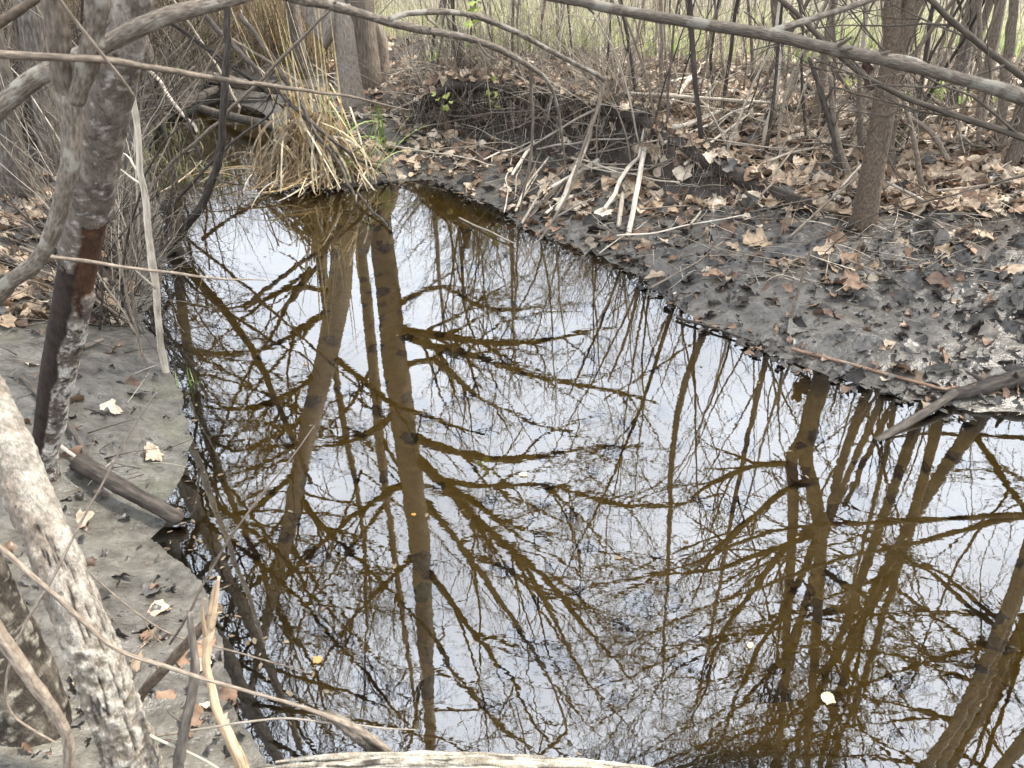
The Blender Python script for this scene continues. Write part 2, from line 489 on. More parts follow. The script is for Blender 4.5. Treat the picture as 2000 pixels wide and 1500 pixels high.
# mud: grey and wet on the flats, brown silt under water, dark litter soil on the banks
def make_mud():
    m, nt, bs = mat("mud")
    ge = nd(nt, "ShaderNodeNewGeometry")
    sx = nd(nt, "ShaderNodeSeparateXYZ"); nt.links.new(ge.outputs["Position"], sx.inputs[0])
    at_ = nd(nt, "ShaderNodeAttribute", attribute_name="tint")
    sc = nd(nt, "ShaderNodeSeparateColor"); nt.links.new(at_.outputs["Color"], sc.inputs[0])
    def noise(s, d=5.0, r=0.6):
        n = nd(nt, "ShaderNodeTexNoise", Scale=s, Detail=d, Roughness=r)
        nt.links.new(ge.outputs["Position"], n.inputs["Vector"]); return n.outputs[0]
    n1, n2, n3, n4 = noise(3.0), noise(16.0), noise(60.0, 6.0, .7), noise(1.3, 3.0)
    grey = ramp(nt, n2, [(0.30, (.042, .036, .029)), (0.5, (.085, .076, .063)), (0.7, (.13, .118, .10))])
    spk = nd(nt, "ShaderNodeMapRange"); spk.inputs["From Min"].default_value = 0.30; spk.inputs["From Max"].default_value = 0.46
    nt.links.new(n3, spk.inputs[0])
    grey = mixc(nt, spk.outputs[0], (.026, .022, .018), grey)
    soil = ramp(nt, n3, [(0.3, (.016, .012, .009)), (0.55, (.05, .038, .029)), (0.75, (.11, .085, .064))])
    silt = ramp(nt, n2, [(0.3, (.52, .33, .08)), (0.6, (.74, .50, .14)), (0.8, (.80, .57, .20))])
    dry = ramp(nt, n2, [(0.30, (.06, .054, .042)), (0.5, (.115, .105, .083)), (0.7, (.165, .153, .125))])
    dry = mixc(nt, spk.outputs[0], (.05, .042, .034), dry)
    gm = nd(nt, "ShaderNodeMapRange"); gm.inputs["From Min"].default_value = 0.56; gm.inputs["From Max"].default_value = 0.68
    gm.inputs["To Max"].default_value = 0.7
    nt.links.new(n4, gm.inputs[0])
    alg = mixc(nt, gm.outputs[0], dry, (.11, .115, .05))
    c = mixc(nt, sc.outputs[0], grey, soil)            # r: bank soil, plus shade painted on steep faces
    c = mixc(nt, sc.outputs[1], c, alg)                # g: algae film
    c = mixc(nt, sc.outputs[2], c, silt)               # b: under water
    nt.links.new(c, bs.inputs["Base Color"])
    rr = ramp(nt, n1, [(0.35, (.27,) * 3), (0.65, (.46,) * 3)])
    rgh = mixc(nt, sc.outputs[0], rr, (.9, .9, .9))
    nt.links.new(rgh, bs.inputs["Roughness"])
    bs.inputs["Specular IOR Level"].default_value = 0.5
    hsum = mathn(nt, 'ADD', n2, mathn(nt, 'MULTIPLY', n3, 0.09))
    bumpn(nt, hsum, 0.62, 0.028, bs)
    return m
M['mud'] = make_mud()

def make_water():
    m, nt, bs = mat("creek_water")
    nt.nodes.remove(bs)
    out = nt.nodes["Material Output"]
    ge = nd(nt, "ShaderNodeNewGeometry")
    mpn = nd(nt, "ShaderNodeMapping"); mpn.inputs["Scale"].default_value = (1.0, 1.7, 1)
    nt.links.new(ge.outputs["Position"], mpn.inputs[0])
    a = nd(nt, "ShaderNodeTexNoise", Scale=11.0, Detail=3.0, Roughness=0.5)
    b = nd(nt, "ShaderNodeTexNoise", Scale=2.1, Detail=2.0)
    for n in (a, b): nt.links.new(mpn.outputs[0], n.inputs["Vector"])
    amp = nd(nt, "ShaderNodeMapRange"); amp.inputs["From Min"].default_value = 0.35; amp.inputs["From Max"].default_value = 0.7
    amp.inputs["To Min"].default_value = 0.35; amp.inputs["To Max"].default_value = 1.3
    nt.links.new(b.outputs[0], amp.inputs[0])
    h = mathn(nt, 'ADD', mathn(nt, 'MULTIPLY', a.outputs[0], amp.outputs[0]), mathn(nt, 'MULTIPLY', b.outputs[0], 1.2))
    bp = nd(nt, "ShaderNodeBump"); bp.inputs["Strength"].default_value = 1.0; bp.inputs["Distance"].default_value = WAVE
    nt.links.new(h, bp.inputs["Height"])
    gl = nd(nt, "ShaderNodeBsdfGlossy"); gl.inputs["Roughness"].default_value = 0.0
    tr = nd(nt, "ShaderNodeBsdfTransparent"); tr.inputs[0].default_value = (.95, .88, .70, 1)
    fr = nd(nt, "ShaderNodeFresnel"); fr.inputs["IOR"].default_value = WIOR
    nt.links.new(bp.outputs[0], gl.inputs["Normal"]); nt.links.new(bp.outputs[0], fr.inputs["Normal"])
    ms = nd(nt, "ShaderNodeMixShader")
    nt.links.new(fr.outputs[0], ms.inputs[0])
    nt.links.new(tr.outputs[0], ms.inputs[1]); nt.links.new(gl.outputs[0], ms.inputs[2])
    nt.links.new(ms.outputs[0], out.inputs[0])
    return m
WAVE, WIOR = 0.00018, 3.15
M['water'] = make_water()

# ------------------------------------------------------------------ linking and tagging
COL = S.collection
def obj(name, me, parent=None):
    o = bpy.data.objects.new(name, me)
    COL.objects.link(o)
    if parent: o.parent = parent
    return o
def tag(o, label=None, cat=None, group=None, kind=None):
    if label: o["label"] = label
    if cat: o["category"] = cat
    if group: o["group"] = group
    if kind: o["kind"] = kind
    return o
def empty(name, label, cat, group=None, loc=(0, 0, 0)):
    o = bpy.data.objects.new(name, None)
    o.empty_display_size = 0.1
    COL.objects.link(o)
    o.location = loc
    return tag(o, label, cat, group)

# ------------------------------------------------------------------ ground and water
def axis(lo, a, b, hi, step):
    c = list(np.arange(a, b + 1e-6, step))
    s, x = step, a
    L = []
    while x > lo:
        s *= 1.14; x -= s; L.append(x)
    s, x = step, c[-1]
    Rr = []
    while x < hi:
        s *= 1.14; x += s; Rr.append(x)
    return np.array(L[::-1] + c + Rr)
gx = axis(-220, -3.6, 3.8, 220, 0.026)
gy = axis(-120, 0.75, 8.6, 320, 0.026)
X, Y = np.meshgrid(gx, gy)
Z = hgt(X, Y)
D = sdf(X, Y)
nx, ny = len(gx), len(gy)
ii = (np.arange(ny - 1)[:, None] * nx + np.arange(nx - 1)[None, :]).ravel()
F = np.stack([ii, ii + 1, ii + nx + 1, ii + nx], 1)
hgt_exact, sdf_exact = hgt, sdf
_zf, _df = Z.ravel(), D.ravel()
def _lookup(f, x, y):
    x = np.asarray(x, float); y = np.asarray(y, float)
    i = np.clip(np.searchsorted(gx, x) - 1, 0, nx - 2); j = np.clip(np.searchsorted(gy, y) - 1, 0, ny - 2)
    u = np.clip((x - gx[i]) / (gx[i + 1] - gx[i]), 0, 1); v = np.clip((y - gy[j]) / (gy[j + 1] - gy[j]), 0, 1)
    k = j * nx + i
    return (f[k] * (1 - u) + f[k + 1] * u) * (1 - v) + (f[k + nx] * (1 - u) + f[k + nx + 1] * u) * v
def hgt(x, y): return _lookup(_zf, x, y)
def sdf(x, y): return _lookup(_df, x, y)
_gzy, _gzx = np.gradient(Z, gy, gx)
slope = np.hypot(_gzx, _gzy)
soil_shade = np.maximum(sstep(0.20, 0.36, Z + 0.12 * fbm(X * 1.7, Y * 1.7, 0, 4, 91)), sstep(.7, 1.2, slope) * sstep(.1, .2, Z))  # soil by height; steep faces also darkened, hollow shade put into the colour
alg = sstep(-1.75, -1.45, X) * (1 - sstep(-1.15, -1.0, X)) * sstep(1.75, 2.1, Y) * (1 - sstep(2.6, 3.1, Y)) * sstep(-0.05, 0.25, fbm(X * 4, Y * 4, 0, 3, 17)) * 0.75
alg = np.maximum(alg, (1 - sstep(-.5, -.2, X)) * (1 - sstep(3.4, 4.4, Y)) * sstep(-.5, .2, fbm(X * 3, Y * 3, 0, 3, 19)) * .8 * (Z > 0))
silt = sstep(-0.002, 0.05, -Z + .006 * fbm(X * 6, Y * 6, 0, 3, 29))
mb = MB()
mb.add(np.stack([X.ravel(), Y.ravel(), Z.ravel()], 1), F, np.stack([X.ravel(), Y.ravel()], 1), np.stack([soil_shade.ravel(), alg.ravel(), silt.ravel()], 1))
tag(obj("ground", mb.mesh("ground", M['mud'])), kind="structure")
mb = MB()
wx, wy = np.meshgrid(np.linspace(-4.5, 8.5, 60), np.linspace(0.4, 12.5, 60))
ii = (np.arange(59)[:, None] * 60 + np.arange(59)[None, :]).ravel()
mb.add(np.stack([wx.ravel(), wy.ravel(), wx.ravel() * 0], 1), np.stack([ii, ii + 1, ii + 61, ii + 60], 1))
tag(obj("water", mb.mesh("water", M['water'])), kind="structure")

# the undercut lip of the far bank: sod that juts out over the washed-out face
LIPX = np.linspace(-1.0, 1.75, 150)
def lipy(x, dd):
    ys = np.linspace(4.0, 9.0, 501)
    d = sdf(np.full(501, x), ys)
    k = np.nonzero(d < dd)[0]
    return ys[min(k[-1] + 1, 500)] if len(k) else 5.0
LY = np.array([lipy(x, 1.12) for x in LIPX])
LY = np.convolve(np.pad(LY, 7, mode='edge'), np.ones(15) / 15, 'valid')
out_ = (.30 + .16 * fbm(LIPX * 2.2, LIPX * 0, 0, 3, 201)) * sstep(-1.0, -.6, LIPX) * (1 - sstep(1.2, 1.7, LIPX))
prof = np.array([(.55, .0), (.25, .012), (0, .018), (-.45, .012), (-.8, -.005), (-1.0, -.045), (-.92, -.085), (-.5, -.095), (0, -.10), (.35, -.14)])   # along-out, up
hh = hgt(LIPX, LY + .38)
hh = np.convolve(np.pad(hh, 7, mode='edge'), np.ones(15) / 15, 'valid')
n_ = len(prof)
VV = np.zeros((150, n_, 3))
for k, (a, u) in enumerate(prof):
    VV[:, k, 0] = LIPX
    VV[:, k, 1] = LY + np.where(a > 0, a * .6, a * out_)
    VV[:, k, 2] = hh + u + .025 * fbm(LIPX * 5, VV[:, k, 1] * 5, k * .3, 3, 211) - (.06 if a > 0 and k == 0 else 0)
ii = (np.arange(149)[:, None] * n_ + np.arange(n_ - 1)[None, :]).ravel()
mb = MB()
mb.add(VV.reshape(-1, 3), np.stack([ii, ii + n_, ii + n_ + 1, ii + 1], 1), None, np.broadcast_to(np.array([1.0, 0, 0]), VV.shape).reshape(-1, 3))
tag(obj("bank_overhang", mb.mesh("bank_overhang", M['mud'])), kind="structure")
LIP_TOP = VV[:, 3:6]

# ------------------------------------------------------------------ trees
def crown_of(limbs, radii, k1=9, k2=7, k3=4, up=0.25, fine=True, mb=None, lf1=(.25, .62), wig=0.07, sides=5):
    """limbs (L,N,3): the limbs themselves, then branches, twigs and twig ends, all in one crown mesh"""
    mb = mb or MB()
    P0, R0 = np.asarray(limbs), np.asarray(radii)
    tubes(mb, P0, R0, sides + 2)
    P1, R1 = grow(P0, R0, k1, (22, 55), lf1, 0.10, 9, up, wig * .8, 0.5)
    tubes(mb, P1, np.maximum(R1, .0035), 4)
    P2, R2 = grow(P1, R1, k2, (25, 60), (.25, .55), 0.15, 6, up, wig * 1.3, 0.5)
    tubes(mb, P2, np.maximum(R2, .0022), 3, cap=False)
    if fine and k3:
        P3, R3 = grow(P2, R2, k3, (20, 55), (.3, .7), 0.2, 5, up, wig * 1.5, 0.6)
        tubes(mb, P3, np.maximum(R3, .0015), 3, cap=False)
    return mb

def limb(path, r0, r1, n=14, wig=0.028):
    P = wiggle(spline(path, n), wig, 1.6)
    return P, r0 + (r1 - r0) * np.linspace(0, 1, n) ** 0.8

def mlimb(pts, Y0, Y1, r0, r1):
    n = len(pts)
    path = [mir(p[0], p[1], Y0 + (Y1 - Y0) * (i / (n - 1)) ** 1.3) for i, p in enumerate(pts)]
    return limb(path, r0 * 1.1, r1 * 1.0)

def tree(name, label, trunks, limbs, bm='bark_big', group=None, **kw):
    """trunks: (path of 3D points, radii at the points); each a trunk part; limbs: traced limb (P,R)"""
    base = trunks[0][0][0]
    root = empty(name, label, "tree", group, tuple(base))
    mbt = []
    extra = []
    for pts, rad, sides in trunks:
        n = 60
        pth = np.array([tuple(p) + (r,) for p, r in zip(pts, rad)])
        s = spline(pth, n)
        P = wiggle(s[:, :3], 0.012, 1.2)
        mb = MB()
        tubes(mb, P - base, s[:, 3], sides, rough=0.10, rseed=int(rng.integers(1, 999)), rfreq=(2, 5))
        obj("trunk", mb.mesh("trunk", M[bm]), root)
        up_ = P[n // 2:]
        extra.append((spline(up_, 14), np.interp(np.linspace(0, 1, 14), np.linspace(0, 1, len(up_)), s[n // 2:, 3]) * 0.45))
    L = [l[0] for l in limbs] + [e[0] for e in extra]
    Rr = [l[1] for l in limbs] + [e[1] for e in extra]
    mb = crown_of(np.array(L) - base, np.array(Rr), **kw)
    obj("crown", mb.mesh("crown", M['bark_crown']), root)
    return root

# the clump of grey trunks on the far bank, whose limbs fill the water's mirror
YB, YA, YC = 7.9, 7.45, 8.2
gB = G(722, 152); gA = G(694, 186); gC = G(748, 150)
def trunkpts(base_px, direct, mirrored, Y, radii):
    b = at(base_px[0], base_px[1], Y)
    b[2] = hz(b[0], b[1]) - 0.08
    pts = [b] + [at(x, y, Y) for x, y in direct] + [mir(x, y, Y) for x, y in mirrored]
    return pts, radii
big = trunkpts((718, 160), [(712, 60)], [(752, 520), (764, 640), (783, 780), (797, 880), (812, 1000), (824, 1130), (833, 1280), (842, 1480), (850, 1700)], YB,
               [.13, .115, .13, .14, .15, .15, .145, .13, .11, .08, .05])
lb = [mlimb([(766, 640), (860, 655), (960, 668), (1050, 665), (1130, 650), (1210, 636)], YB, 7.2, .055, .012),
      mlimb([(768, 652), (880, 685), (990, 718), (1080, 745), (1180, 762), (1290, 790)], YB, 6.6, .05, .012),
      mlimb([(778, 720), (850, 700), (930, 768), (990, 800), (1070, 835), (1150, 850)], YB, 8.6, .045, .01),
      mlimb([(792, 850), (870, 876), (960, 892), (1040, 893), (1130, 880), (1260, 868)], YB, 7.4, .068, .014),
      mlimb([(798, 880), (850, 925), (905, 985), (965, 1045), (1025, 1095), (1085, 1155), (1160, 1240), (1240, 1340)], YB, 7.0, .075, .014),
      mlimb([(850, 930), (940, 950), (1040, 945), (1130, 960), (1200, 985), (1310, 985), (1410, 962)], YB, 6.4, .055, .010),
      mlimb([(812, 960), (870, 1030), (930, 1110), (990, 1190), (1040, 1270), (1085, 1340), (1180, 1450)], YB, 8.8, .06, .012),
      mlimb([(900, 985), (1000, 1080), (1060, 1175), (1112, 1270), (1160, 1350), (1250, 1440)], YB, 8.3, .05, .010),
      mlimb([(825, 1100), (900, 1205), (990, 1320), (1050, 1420), (1130, 1500)], YB, 7.2, .05, .012),
      mlimb([(832, 1210), (880, 1300), (960, 1400), (1070, 1480)], YB, 8.2, .045, .012),
      mlimb([(783, 800), (720, 850), (640, 870), (540, 905), (440, 960)], YB, 7.0, .05, .010),
      mlimb([(800, 940), (720, 985), (640, 1050), (560, 1130), (500, 1220)], YB, 7.4, .05, .010),
      mlimb([(820, 1080), (740, 1150), (660, 1250), (590, 1360)], YB, 7.4, .045, .010),
      mlimb([(760, 600), (850, 560), (930, 590), (1020, 600), (1120, 590)], YB, 7.5, .035, .010)]
tree("bare_tree", "thick grey ridged trunk, tallest of the clump at the far bend of the creek", [(*big, 28)], lb, k1=13, k2=8, k3=3)
front = trunkpts((690, 190), [(678, 120), (660, 10)], [(672, 440), (662, 560), (640, 680), (612, 800), (585, 920), (556, 1060), (525, 1200), (480, 1400)], YA,
                 [.12, .096, .092, .11, .12, .12, .11, .10, .09, .07, .04])
la = [mlimb([(650, 600), (590, 640), (520, 678), (440, 690), (370, 688)], YA, 6.4, .045, .010),
      mlimb([(630, 720), (560, 770), (480, 800), (400, 800), (340, 770)], YA, 6.6, .045, .010),
      mlimb([(612, 800), (550, 850), (470, 880), (395, 860)], YA, 7.8, .04, .010),
      mlimb([(590, 900), (530, 970), (460, 1010), (380, 1010)], YA, 6.6, .04, .010),
      mlimb([(640, 690), (700, 740), (760, 790), (850, 820), (950, 850)], YA, 6.6, .04, .010),
      mlimb([(575, 960), (640, 1040), (720, 1110), (800, 1190), (880, 1290)], YA, 6.6, .04, .010),
      mlimb([(550, 1080), (480, 1160), (420, 1260), (380, 1360)], YA, 7.0, .04, .010)]
la += [mlimb([(660, 570), (580, 560), (500, 590), (430, 600), (360, 590)], YA, 6.2, .03, .008), mlimb([(600, 850), (520, 900), (450, 930), (390, 925)], YA, 6.9, .03, .008),
       mlimb([(560, 1050), (620, 1140), (690, 1230), (740, 1340)], YA, 8.0, .03, .008), mlimb([(530, 1180), (600, 1280), (640, 1400), (660, 1500)], YA, 7.6, .03, .008), mlimb([(570, 1000), (480, 1080), (420, 1150)], YA, 7.8, .03, .008)]
tree("bare_tree", "knobbly leaning trunk in front of the clump, its foot black with damp", [(*front, 26)], la, bm='bark_front', k1=13, k2=8, k3=3)
third = trunkpts((742, 152), [(740, 60)], [(708, 470), (715, 580), (730, 720), (742, 870), (756, 970), (775, 1110), (795, 1260), (815, 1420)], YC,
                 [.08, .07, .065, .065, .065, .06, .05, .045, .035, .02])
lc = [mlimb([(730, 720), (690, 790), (640, 840), (580, 880)], YC, 8.8, .03, .008),
      mlimb([(742, 860), (800, 930), (870, 960), (960, 1000)], YC, 9.0, .03, .008),
      mlimb([(756, 980), (690, 1060), (620, 1160), (560, 1280)], YC, 8.8, .03, .008)]
tree("bare_tree", "slimmer grey trunk at the back edge of the clump by the creek bend", [(*third, 20)], lc, k1=8, k2=6, k3=4)

# the speckled tree on the mud of the near right bank
gR = G(1688, 442)
YR = float(gR[1])
def rp(x, y): return at(x, y, YR)
r_main = [gR - np.array([0, 0, .08]), rp(1694, 380), rp(1712, 280), rp(1733, 160), rp(1752, 95), rp(1783, 0)]
r_main += [mir(x, y, YR) for x, y in [(1588, 960), (1600, 1040), (1600, 1160), (1590, 1310), (1576, 1460), (1562, 1680)]]
r_rad = [.070, .062, .058, .058, .052, .047, .046, .043, .040, .034, .028, .018]
r_fork = [rp(1742, 130), rp(1750, 70), rp(1748, 0)] + [mir(x, y, YR + .1) for x, y in [(1546, 960), (1543, 1110), (1536, 1300), (1522, 1500), (1512, 1680)]]
f_rad = [.042, .042, .04, .038, .034, .03, .024, .014]
lr = [mlimb([(1580, 935), (1530, 955), (1470, 1000), (1390, 1085), (1340, 1190)], YR, 3.9, .026, .005),
      mlimb([(1598, 1010), (1520, 1085), (1440, 1200), (1385, 1320), (1350, 1430)], YR, 4.1, .028, .005),
      mlimb([(1600, 1060), (1530, 1180), (1455, 1320), (1400, 1450), (1370, 1540)], YR, 4.5, .026, .005),
      mlimb([(1546, 905), (1480, 908), (1400, 940), (1330, 985), (1245, 992)], YR, 4.6, .022, .004),
      mlimb([(1600, 1040), (1490, 1080), (1400, 1110), (1300, 1122), (1220, 1150), (1150, 1196)], YR, 4.8, .024, .004),
      mlimb([(1560, 1260), (1470, 1350), (1390, 1440), (1340, 1530)], YR, 4.2, .022, .005),
      mlimb([(1600, 1110), (1700, 1180), (1800, 1260), (1880, 1380)], YR, 4.5, .024, .005),
      mlimb([(1596, 1240), (1680, 1330), (1760, 1440)], YR, 4.0, .022, .005)]
tree("speckled_tree", "brown speckled young tree rooted in the mud, forked where a long branch crosses",
     [(r_main, r_rad, 26), (r_fork, f_rad, 16)], lr, bm='bark_brown', k1=10, k2=8, k3=4, lf1=(.25, .55))

def wild_tree(name, label, base, height, lean, r, nl=9, group=None, bm='bark_grey', spread=0.35, k=(7, 6, 3), t0=0.25, fine=True):
    b = np.array([base[0], base[1], hz(*base) - 0.06])
    topp = b + np.array([lean[0], lean[1], height])
    midp = (b + topp) / 2 + np.append(rng.normal(0, .03 * height, 2), 0)
    pts = [b, b + (midp - b) * .5 + np.append(rng.normal(0, .015 * height, 2), 0), midp, topp]
    tr = spline(pts, 16)
    rad = r * (1 - .85 * np.linspace(0, 1, 16))
    limbs = []
    for i in range(nl):
        t = rng.uniform(t0, 0.95)
        p = tr[int(t * 15)]
        a = rng.uniform(0, 2 * math.pi)
        ln = height * spread * rng.uniform(.6, 1.2) * (1.1 - .6 * t)
        d = np.array([math.cos(a), math.sin(a), rng.uniform(.3, 1.1)])
        path = [p, p + d * ln * .5, p + d * ln + np.array([0, 0, .15 * ln])]
        limbs.append(limb(path, r * (1 - .8 * t) * .5, .006, 14, 0.03))
    return tree(name, label, [([b, tr[5], tr[10], tr[15]], [r, r * .75, r * .45, r * .12], 14)], limbs, bm=bm, group=group, k1=k[0], k2=k[1], k3=k[2], fine=fine)

# further trunks on the right bank
WT = [((1975, 330), 7.5, (-.2, .2), .055, "tall grey sapling trunk at the picture's edge behind the speckled tree"),
      ((1915, 255), 8.0, (-.5, .3), .05, "straight grey young trunk rising from the leaves beyond the brush pile"),
      ((1860, 190), 7.0, (.3, -.3), .045, "pale young trunk behind the speckled tree with bright green sprouts at its foot"),
      ((1590, 250), 6.0, (-.2, -.3), .04, "grey pole tree in the thicket just behind the dark leaning stem"),
      ((1350, 100), 6.5, (-.3, .3), .035, "slim upright tree in the thicket above the pale peeled sticks")]
for (px, h, lean, r, lab) in WT:
    g = G(*px)
    wild_tree("young_tree", lab, (g[0], g[1]), h, lean, r * .72, nl=8, bm='stem_mid', group="young trees on the leafy bank", k=(6, 5, 3), t0=.42)
# trees outside the frame whose crowns the water mirrors
for (b, h, lean, r, lab) in [((3.0, 3.6), 8.0, (-.25, .2), .05, "grey tree just outside the frame, its trunk mirrored in the lower corner of the water"),
                             ((3.6, 4.6), 9.0, (-.3, -.3), .06, "stout grey tree outside the frame mirrored beside the broken stick on the water"),
                             ((4.4, 5.6), 9.5, (-.1, -.3), .08, "furthest grey tree outside the frame on the leafy bank"),
                             ((2.55, 2.95), 5.5, (-.35, .1), .04, "slim tree at the water just outside the frame, nearest of them"),
                             ((3.3, 2.75), 6.5, (-.6, .2), .05, "leaning slim tree outside the frame whose limbs reach over the water"),
                             ((4.0, 3.9), 7.0, (-.3, .2), .055, "slim tree outside the frame between the two stout ones")]:
    wild_tree("bank_tree", lab, b, h, lean, r, nl=11, group="trees beyond the edge of the picture", k=(8, 6, 3), t0=.15)
# trees on the left bank, leaning over the creek
for (b, h, lean, r, lab) in [((-3.0, 4.6), 8.5, (1.2, .3), .085, "grey leaning tree at the back of the left bank clump"),
                             ((-2.75, 3.6), 7.5, (1.3, .5), .07, "grey tree leaning out over the water from the leafy left bank"),
                             ((-3.3, 5.6), 9.0, (1.0, .2), .09, "stoutest grey tree behind the thicket on the left bank")]:
    wild_tree("bank_tree", lab, b, h, lean, r, nl=11, group="trees of the left bank", k=(8, 6, 3), t0=.18)
for (b, h, lean, r, lab) in [((-4.6, 6.4), 10, (1.4, .2), .08, "grey tree in the brush behind the left bank clump"), ((-5.2, 8.2), 11, (1.6, -.2), .09, "tall grey tree far back in the left brush"),
                             ((-3.7, 8.6), 10, (.6, -.4), .07, "straight grey tree in the rusty brush past the shallow channel"), ((-2.5, 9.8), 11, (-.3, -.3), .08, "grey tree behind the trunk clump at the bend"),
                             ((-6.4, 6.0), 10, (2.0, .2), .09, "outermost grey tree of the left brush, leaning to the water")]:
    wild_tree("brush_tree", lab, b, h, lean, r, nl=13, group="trees in the left brush", k=(9, 6, 3), t0=.2)
for (b, h, lean, r, lab) in [((3.15, 4.95), 7.5, (-.5, -.2), .045, "slim grey tree at the picture's edge near the brush pile"), ((3.4, 6.2), 8.5, (-.6, -.3), .055, "grey tree at the back of the right thicket"),
                             ((2.5, 7.6), 8.0, (-.3, -.3), .05, "grey tree between the leafy bank and the meadow")]:
    wild_tree("thicket_tree", lab, b, h, lean, r, nl=12, group="trees of the right thicket", k=(8, 6, 3), t0=.68)
# woods behind the meadow
for i in range(12):
    b = (rng.uniform(-16, 18), rng.uniform(20, 34))
    wild_tree("far_tree", "bare grey tree at the edge of the woods behind the pale reeds", b, rng.uniform(8, 13), tuple(rng.normal(0, .5, 2)), rng.uniform(.1, .18), nl=10,
              group="bare trees behind the reeds", k=(6, 5, 0), fine=False)

# ------------------------------------------------------------------ the trees in the foreground, left
def branchmesh(paths, material, twigs=0, sides=10, n=40, wig=0.004, rough=0.08, tl=(.12, .3), base=None):
    mb = MB()
    for pts, rad in paths:
        pth = np.array([tuple(p) + (r,) for p, r in zip(pts, rad)])
        s = spline(pth, n)
        P = wiggle(s[:, :3], wig, 6)
        if base is not None: P = P - base
        rr_ = s[:, 3] * (1 + .10 * vn(np.linspace(0, 1, n) * n * .35, np.zeros(n), 0, int(rng.integers(1, 999))))
        tubes(mb, P, rr_, sides, rough=rough * 1.6, rseed=int(rng.integers(1, 999)), rfreq=(2.2, 60))
        if sides >= 10:                            # buds and broken twig stubs
            Q, R = grow(P[None], s[None, :, 3], max(6, n // 6), (35, 75), (.006, .025), .03, 4, .1, .05, .38, .6, .006)
            tubes(mb, Q, R, 6)
        if twigs:
            Q, R = grow(P[None], s[None, :, 3], twigs, (25, 60), tl, .1, 7, .1, .09, .45)
            tubes(mb, Q, np.maximum(R, .0012), 5)
    return mb.mesh("branch", M[material])

def bark_colours(V, kind, lens):
    """V (N,sides,3): masks for own colours of bark, bare wood, lichen and for painted sidelight, by where they sit on the trunk"""
    N, Sd, _ = V.shape
    c = V.mean(1, keepdims=True)
    n = unit(V - c)
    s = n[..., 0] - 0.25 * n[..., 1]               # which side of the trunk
    L = np.broadcast_to(lens[:, None], (N, Sd))
    q = V * 1.0
    a = fbm(q[..., 0] * 40, q[..., 1] * 40, q[..., 2] * 12, 4, 5)
    b = fbm(q[..., 0] * 90, q[..., 1] * 90, q[..., 2] * 60, 4, 15)
    e = fbm(q[..., 0] * 22, q[..., 1] * 22, q[..., 2] * 9, 4, 25)
    def mix(x, y, t): return x * (1 - t[..., None]) + np.array(y) * t[..., None]
    return s, L, a, b, e, mix

# the peeling tree
T1px = [(262, -60, 1.62), (245, 40, 1.62), (222, 150, 1.65), (200, 260, 1.69), (182, 370, 1.73), (158, 490, 1.78), (135, 610, 1.83), (112, 720, 1.88), (95, 820, 1.92), (84, 900, 1.95)]
p1 = [at(*q) for q in T1px]
g1 = p1[-1].copy(); g1[2] = hz(g1[0], g1[1]) - .05
p1.append(g1 + np.array([-.02, .02, 0]))
r1 = [.040, .040, .041, .042, .043, .047, .047, .045, .041, .037, .038]
pth = spline(np.array([tuple(p) + (r,) for p, r in zip(p1, r1)]), 420)
base1 = p1[-1]
mb = MB()
V = tubes(mb, pth[:, :3] - base1, pth[:, 3], 72, cap=False)[0]
zt = V[..., 2] + base1[2]
lens = np.linspace(0, 1, 420)
s, L, a, b, e, mix = bark_colours(V, 0, lens)
col = np.zeros(V.shape) + np.array([.17, .138, .11])
col = mix(col, (.32, .27, .225), sstep(.0, .35, a + .3 * e))
col = mix(col, (.07, .055, .048), sstep(.22, .42, b - .1))
col = mix(col, (.47, .43, .39), sstep(.26, .40, fbm(V[..., 0] * 60, V[..., 1] * 60, V[..., 2] * 90, 3, 77)) * .8)
red = sstep(.335, .35, L + .08 * e + .03 * b) * (1 - sstep(.50, .515, L + .08 * a + .02 * b)) * sstep(.22, .34, s + .25 * e)
drk = np.maximum(sstep(.43, .445, L + .09 * e + .03 * b) * (1 - sstep(.40, .52, s + .25 * e)), 0) * (1 - sstep(.95, 1.0, L))
flaky = sstep(.53, .56, L) * (1 - drk)
bare = np.maximum(red, drk)
col = mix(col, (.60, .55, .48), flaky * sstep(-.10, .05, a + b))
col = mix(col, (.09, .07, .055), flaky * sstep(.18, .3, b - .3 * a))
col = mix(col, (.105, .052, .030), red)
col = mix(col, (.05, .03, .02), red * sstep(.0, .4, fbm(V[..., 0] * 70, V[..., 1] * 70, V[..., 2] * 6, 3, 9)) * .7)
col = mix(col, (.042, .030, .024), drk)
cen = V.mean(1, keepdims=True)
nrm = unit(V - cen)
disp = .0035 * (1 - bare) + .0035 * a * (1 - .8 * bare) + .002 * b * (1 - bare) + flaky * .005 * (a + .5 * b) - .004 * bare
V2 = V + nrm * disp[..., None]
mb.v = [V2.reshape(-1, 3)]; mb.c = [col.reshape(-1, 3)]
t1 = empty("peeling_tree", "leaning tree with peeling bark and a rust-brown bare strip, nearest the water on the left", "tree", None, tuple(base1))
obj("trunk", mb.mesh("trunk", M['tinted']), t1)
mbc = MB()
tp = p1[0]
ups = []
for k in range(4):
    d = np.array([rng.uniform(-.2, .5), rng.uniform(-.6, .3), 1.0])
    ups.append(limb([tp, tp + d * .7 + rng.normal(0, .08, 3), tp + d * 2.0 + rng.normal(0, .2, 3)], .03, .006))
obj("crown", crown_of(np.array([u[0] for u in ups]) - base1, np.array([u[1] for u in ups]), 6, 5, 3).mesh("crown", M['bark_crown']), t1)

